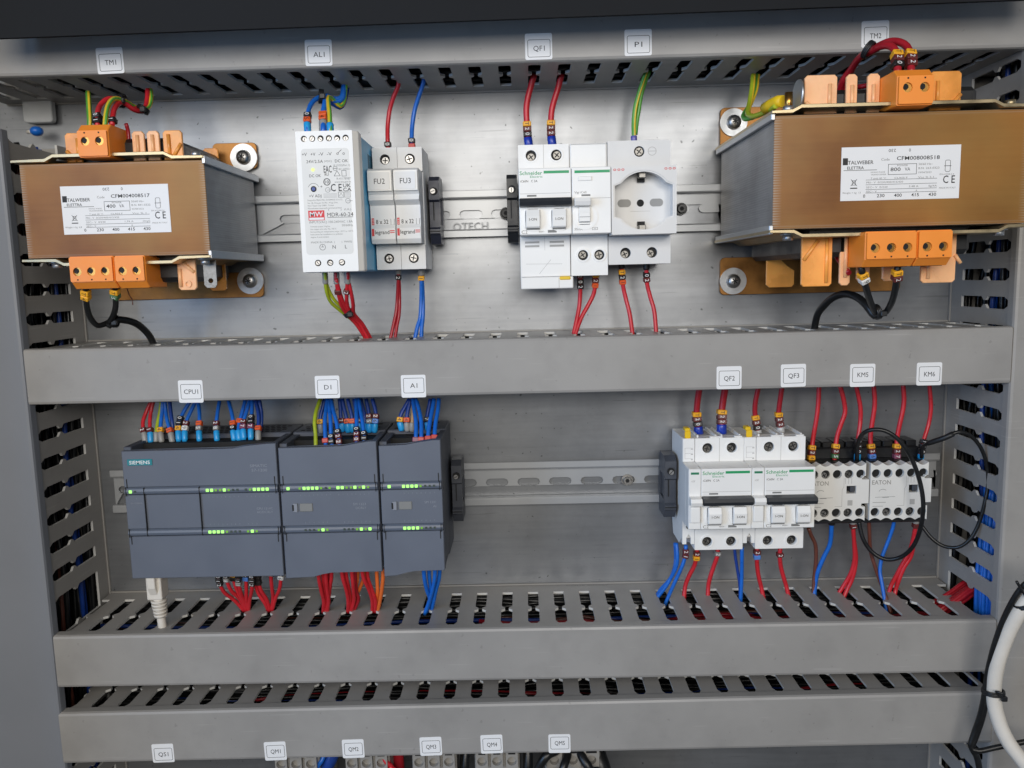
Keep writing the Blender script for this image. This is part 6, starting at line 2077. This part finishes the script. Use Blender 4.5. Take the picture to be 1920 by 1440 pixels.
def duct_fill(label, axis, a0, a1, c0, c1, d0, d1, cols, n, sc):
    byc = {}
    for i in range(n):
        col = rr.choice(cols)
        d = rr.uniform(d0, d1)
        h = rr.uniform(c0, c1)
        pts = []
        m = 9
        for k in range(m + 1):
            s = a0 + (a1 - a0) * k / m
            dd = min(d1, max(d0, d + rr.uniform(-5, 5)))
            hh = min(c1, max(c0, h + rr.uniform(-4, 4)))
            pts.append((s, -dd, hh) if axis == 'h' else (hh, -dd, s))
        byc.setdefault(col, B()).tube(spline(pts, 14), sc, 6)
    for col, b in byc.items():
        o = obj('duct_wires', b, W[col], None, origin=(a0 if axis == 'h' else c0, 0, c0 if axis == 'h' else a0))
        tag(o, '%s wires lying inside the %s, seen through its slots' % ({'dred': 'dark red', 'dblue': 'dark blue'}.get(col, col), label), None, None, 'stuff')


for lb, z_a, z_b in (('duct below the controllers', -242, -212), ('top duct', 186, 214), ('middle duct', -34, -6), ('lowest duct', -300, -271)):
    duct_fill('back, added to darken the ' + lb, 'h', -280, 384, z_a, z_b, 5, 26, ['black'], 26, 1.9)  # black filler wires added to darken the inside of each duct
duct_fill('duct below the controllers', 'h', -280, 384, -242, -224, 20, 76, ['black', 'black', 'dblue', 'black', 'brown'], 26, 1.7)
duct_fill('middle of the duct below the controllers', 'h', 20, 384, -234, -219, 34, 76, ['dred', 'red', 'dred', 'brown', 'black'], 18, 1.7)
duct_fill('far end of the duct below the controllers', 'h', 130, 384, -231, -216, 40, 78, ['orange', 'blue', 'dred', 'black'], 9, 1.7)
duct_fill('top duct', 'h', -280, 384, 190, 212, 20, 76, ['dblue', 'dred', 'black', 'black', 'black', 'dblue', 'blue'], 44, 1.8)
duct_fill('middle duct', 'h', -280, 384, -32, -18, 20, 76, ['dblue', 'dred', 'black', 'black'], 30, 1.8)
duct_fill('lowest duct', 'h', -280, 384, -298, -284, 20, 76, ['dblue', 'black', 'dred', 'black', 'black', 'black', 'black', 'black'], 44, 1.9)
for lb, x_a, x_b in (('vertical duct by the contactors', XR + 6, XR + 46), ('vertical duct by the smaller transformer', XL - 46, XL - 6)):
    duct_fill('back, added to darken the ' + lb, 'v', -425, 140, x_a, x_b, 5, 24, ['black'], 26, 1.9)  # added black wires that darken the back of the vertical ducts
duct_fill('vertical duct by the contactors', 'v', -425, 250, XR + 10, XR + 44, 16, 74, ['dblue', 'red', 'black', 'blue', 'dred', 'black', 'black', 'black'], 40, 1.8)
duct_fill('vertical duct by the smaller transformer', 'v', -425, 144, XL - 44, XL - 10, 16, 74, ['dblue', 'black', 'black', 'black', 'brown'], 36, 1.9)
for lb, col, xx, n in (('thick red wire bundle turning from the vertical duct into the duct below the controllers', 'dred', 0, 12), ('thick blue wire bundle dropping inside the vertical duct corner', 'blue', 1, 18)):
    b = B()
    for i in range(n):
        o = rr.uniform(0, 8)
        q = rr.uniform(-7, 7)
        if xx == 0:
            pts = [(XR - 34 - o, -46 + q, -226 + q * .5), (XR - 12, -44 + q, -216 + o), (XR + 6, -40 + q, -206 + o), (XR + 22 + o, -38 + q, -190), (XR + 26 + o, -38 + q, -120)]
        else:
            q *= 1.7
            pts = [(XR + 3 + o * .7, -63 + q, -238), (XR + 3 + o * .7, -62 + q, -206), (XR + 4 + o * .9, -60 + q, -180), (XR + 10 + o * 1.2, -54 + q, -120)]
        b.tube(spline(pts, 6), 1.6, 8)
    w_ = obj('wire_bundle', b, W[col], None, origin=(XR, -45, -215))
    tag(w_, lb, 'wire bundle')
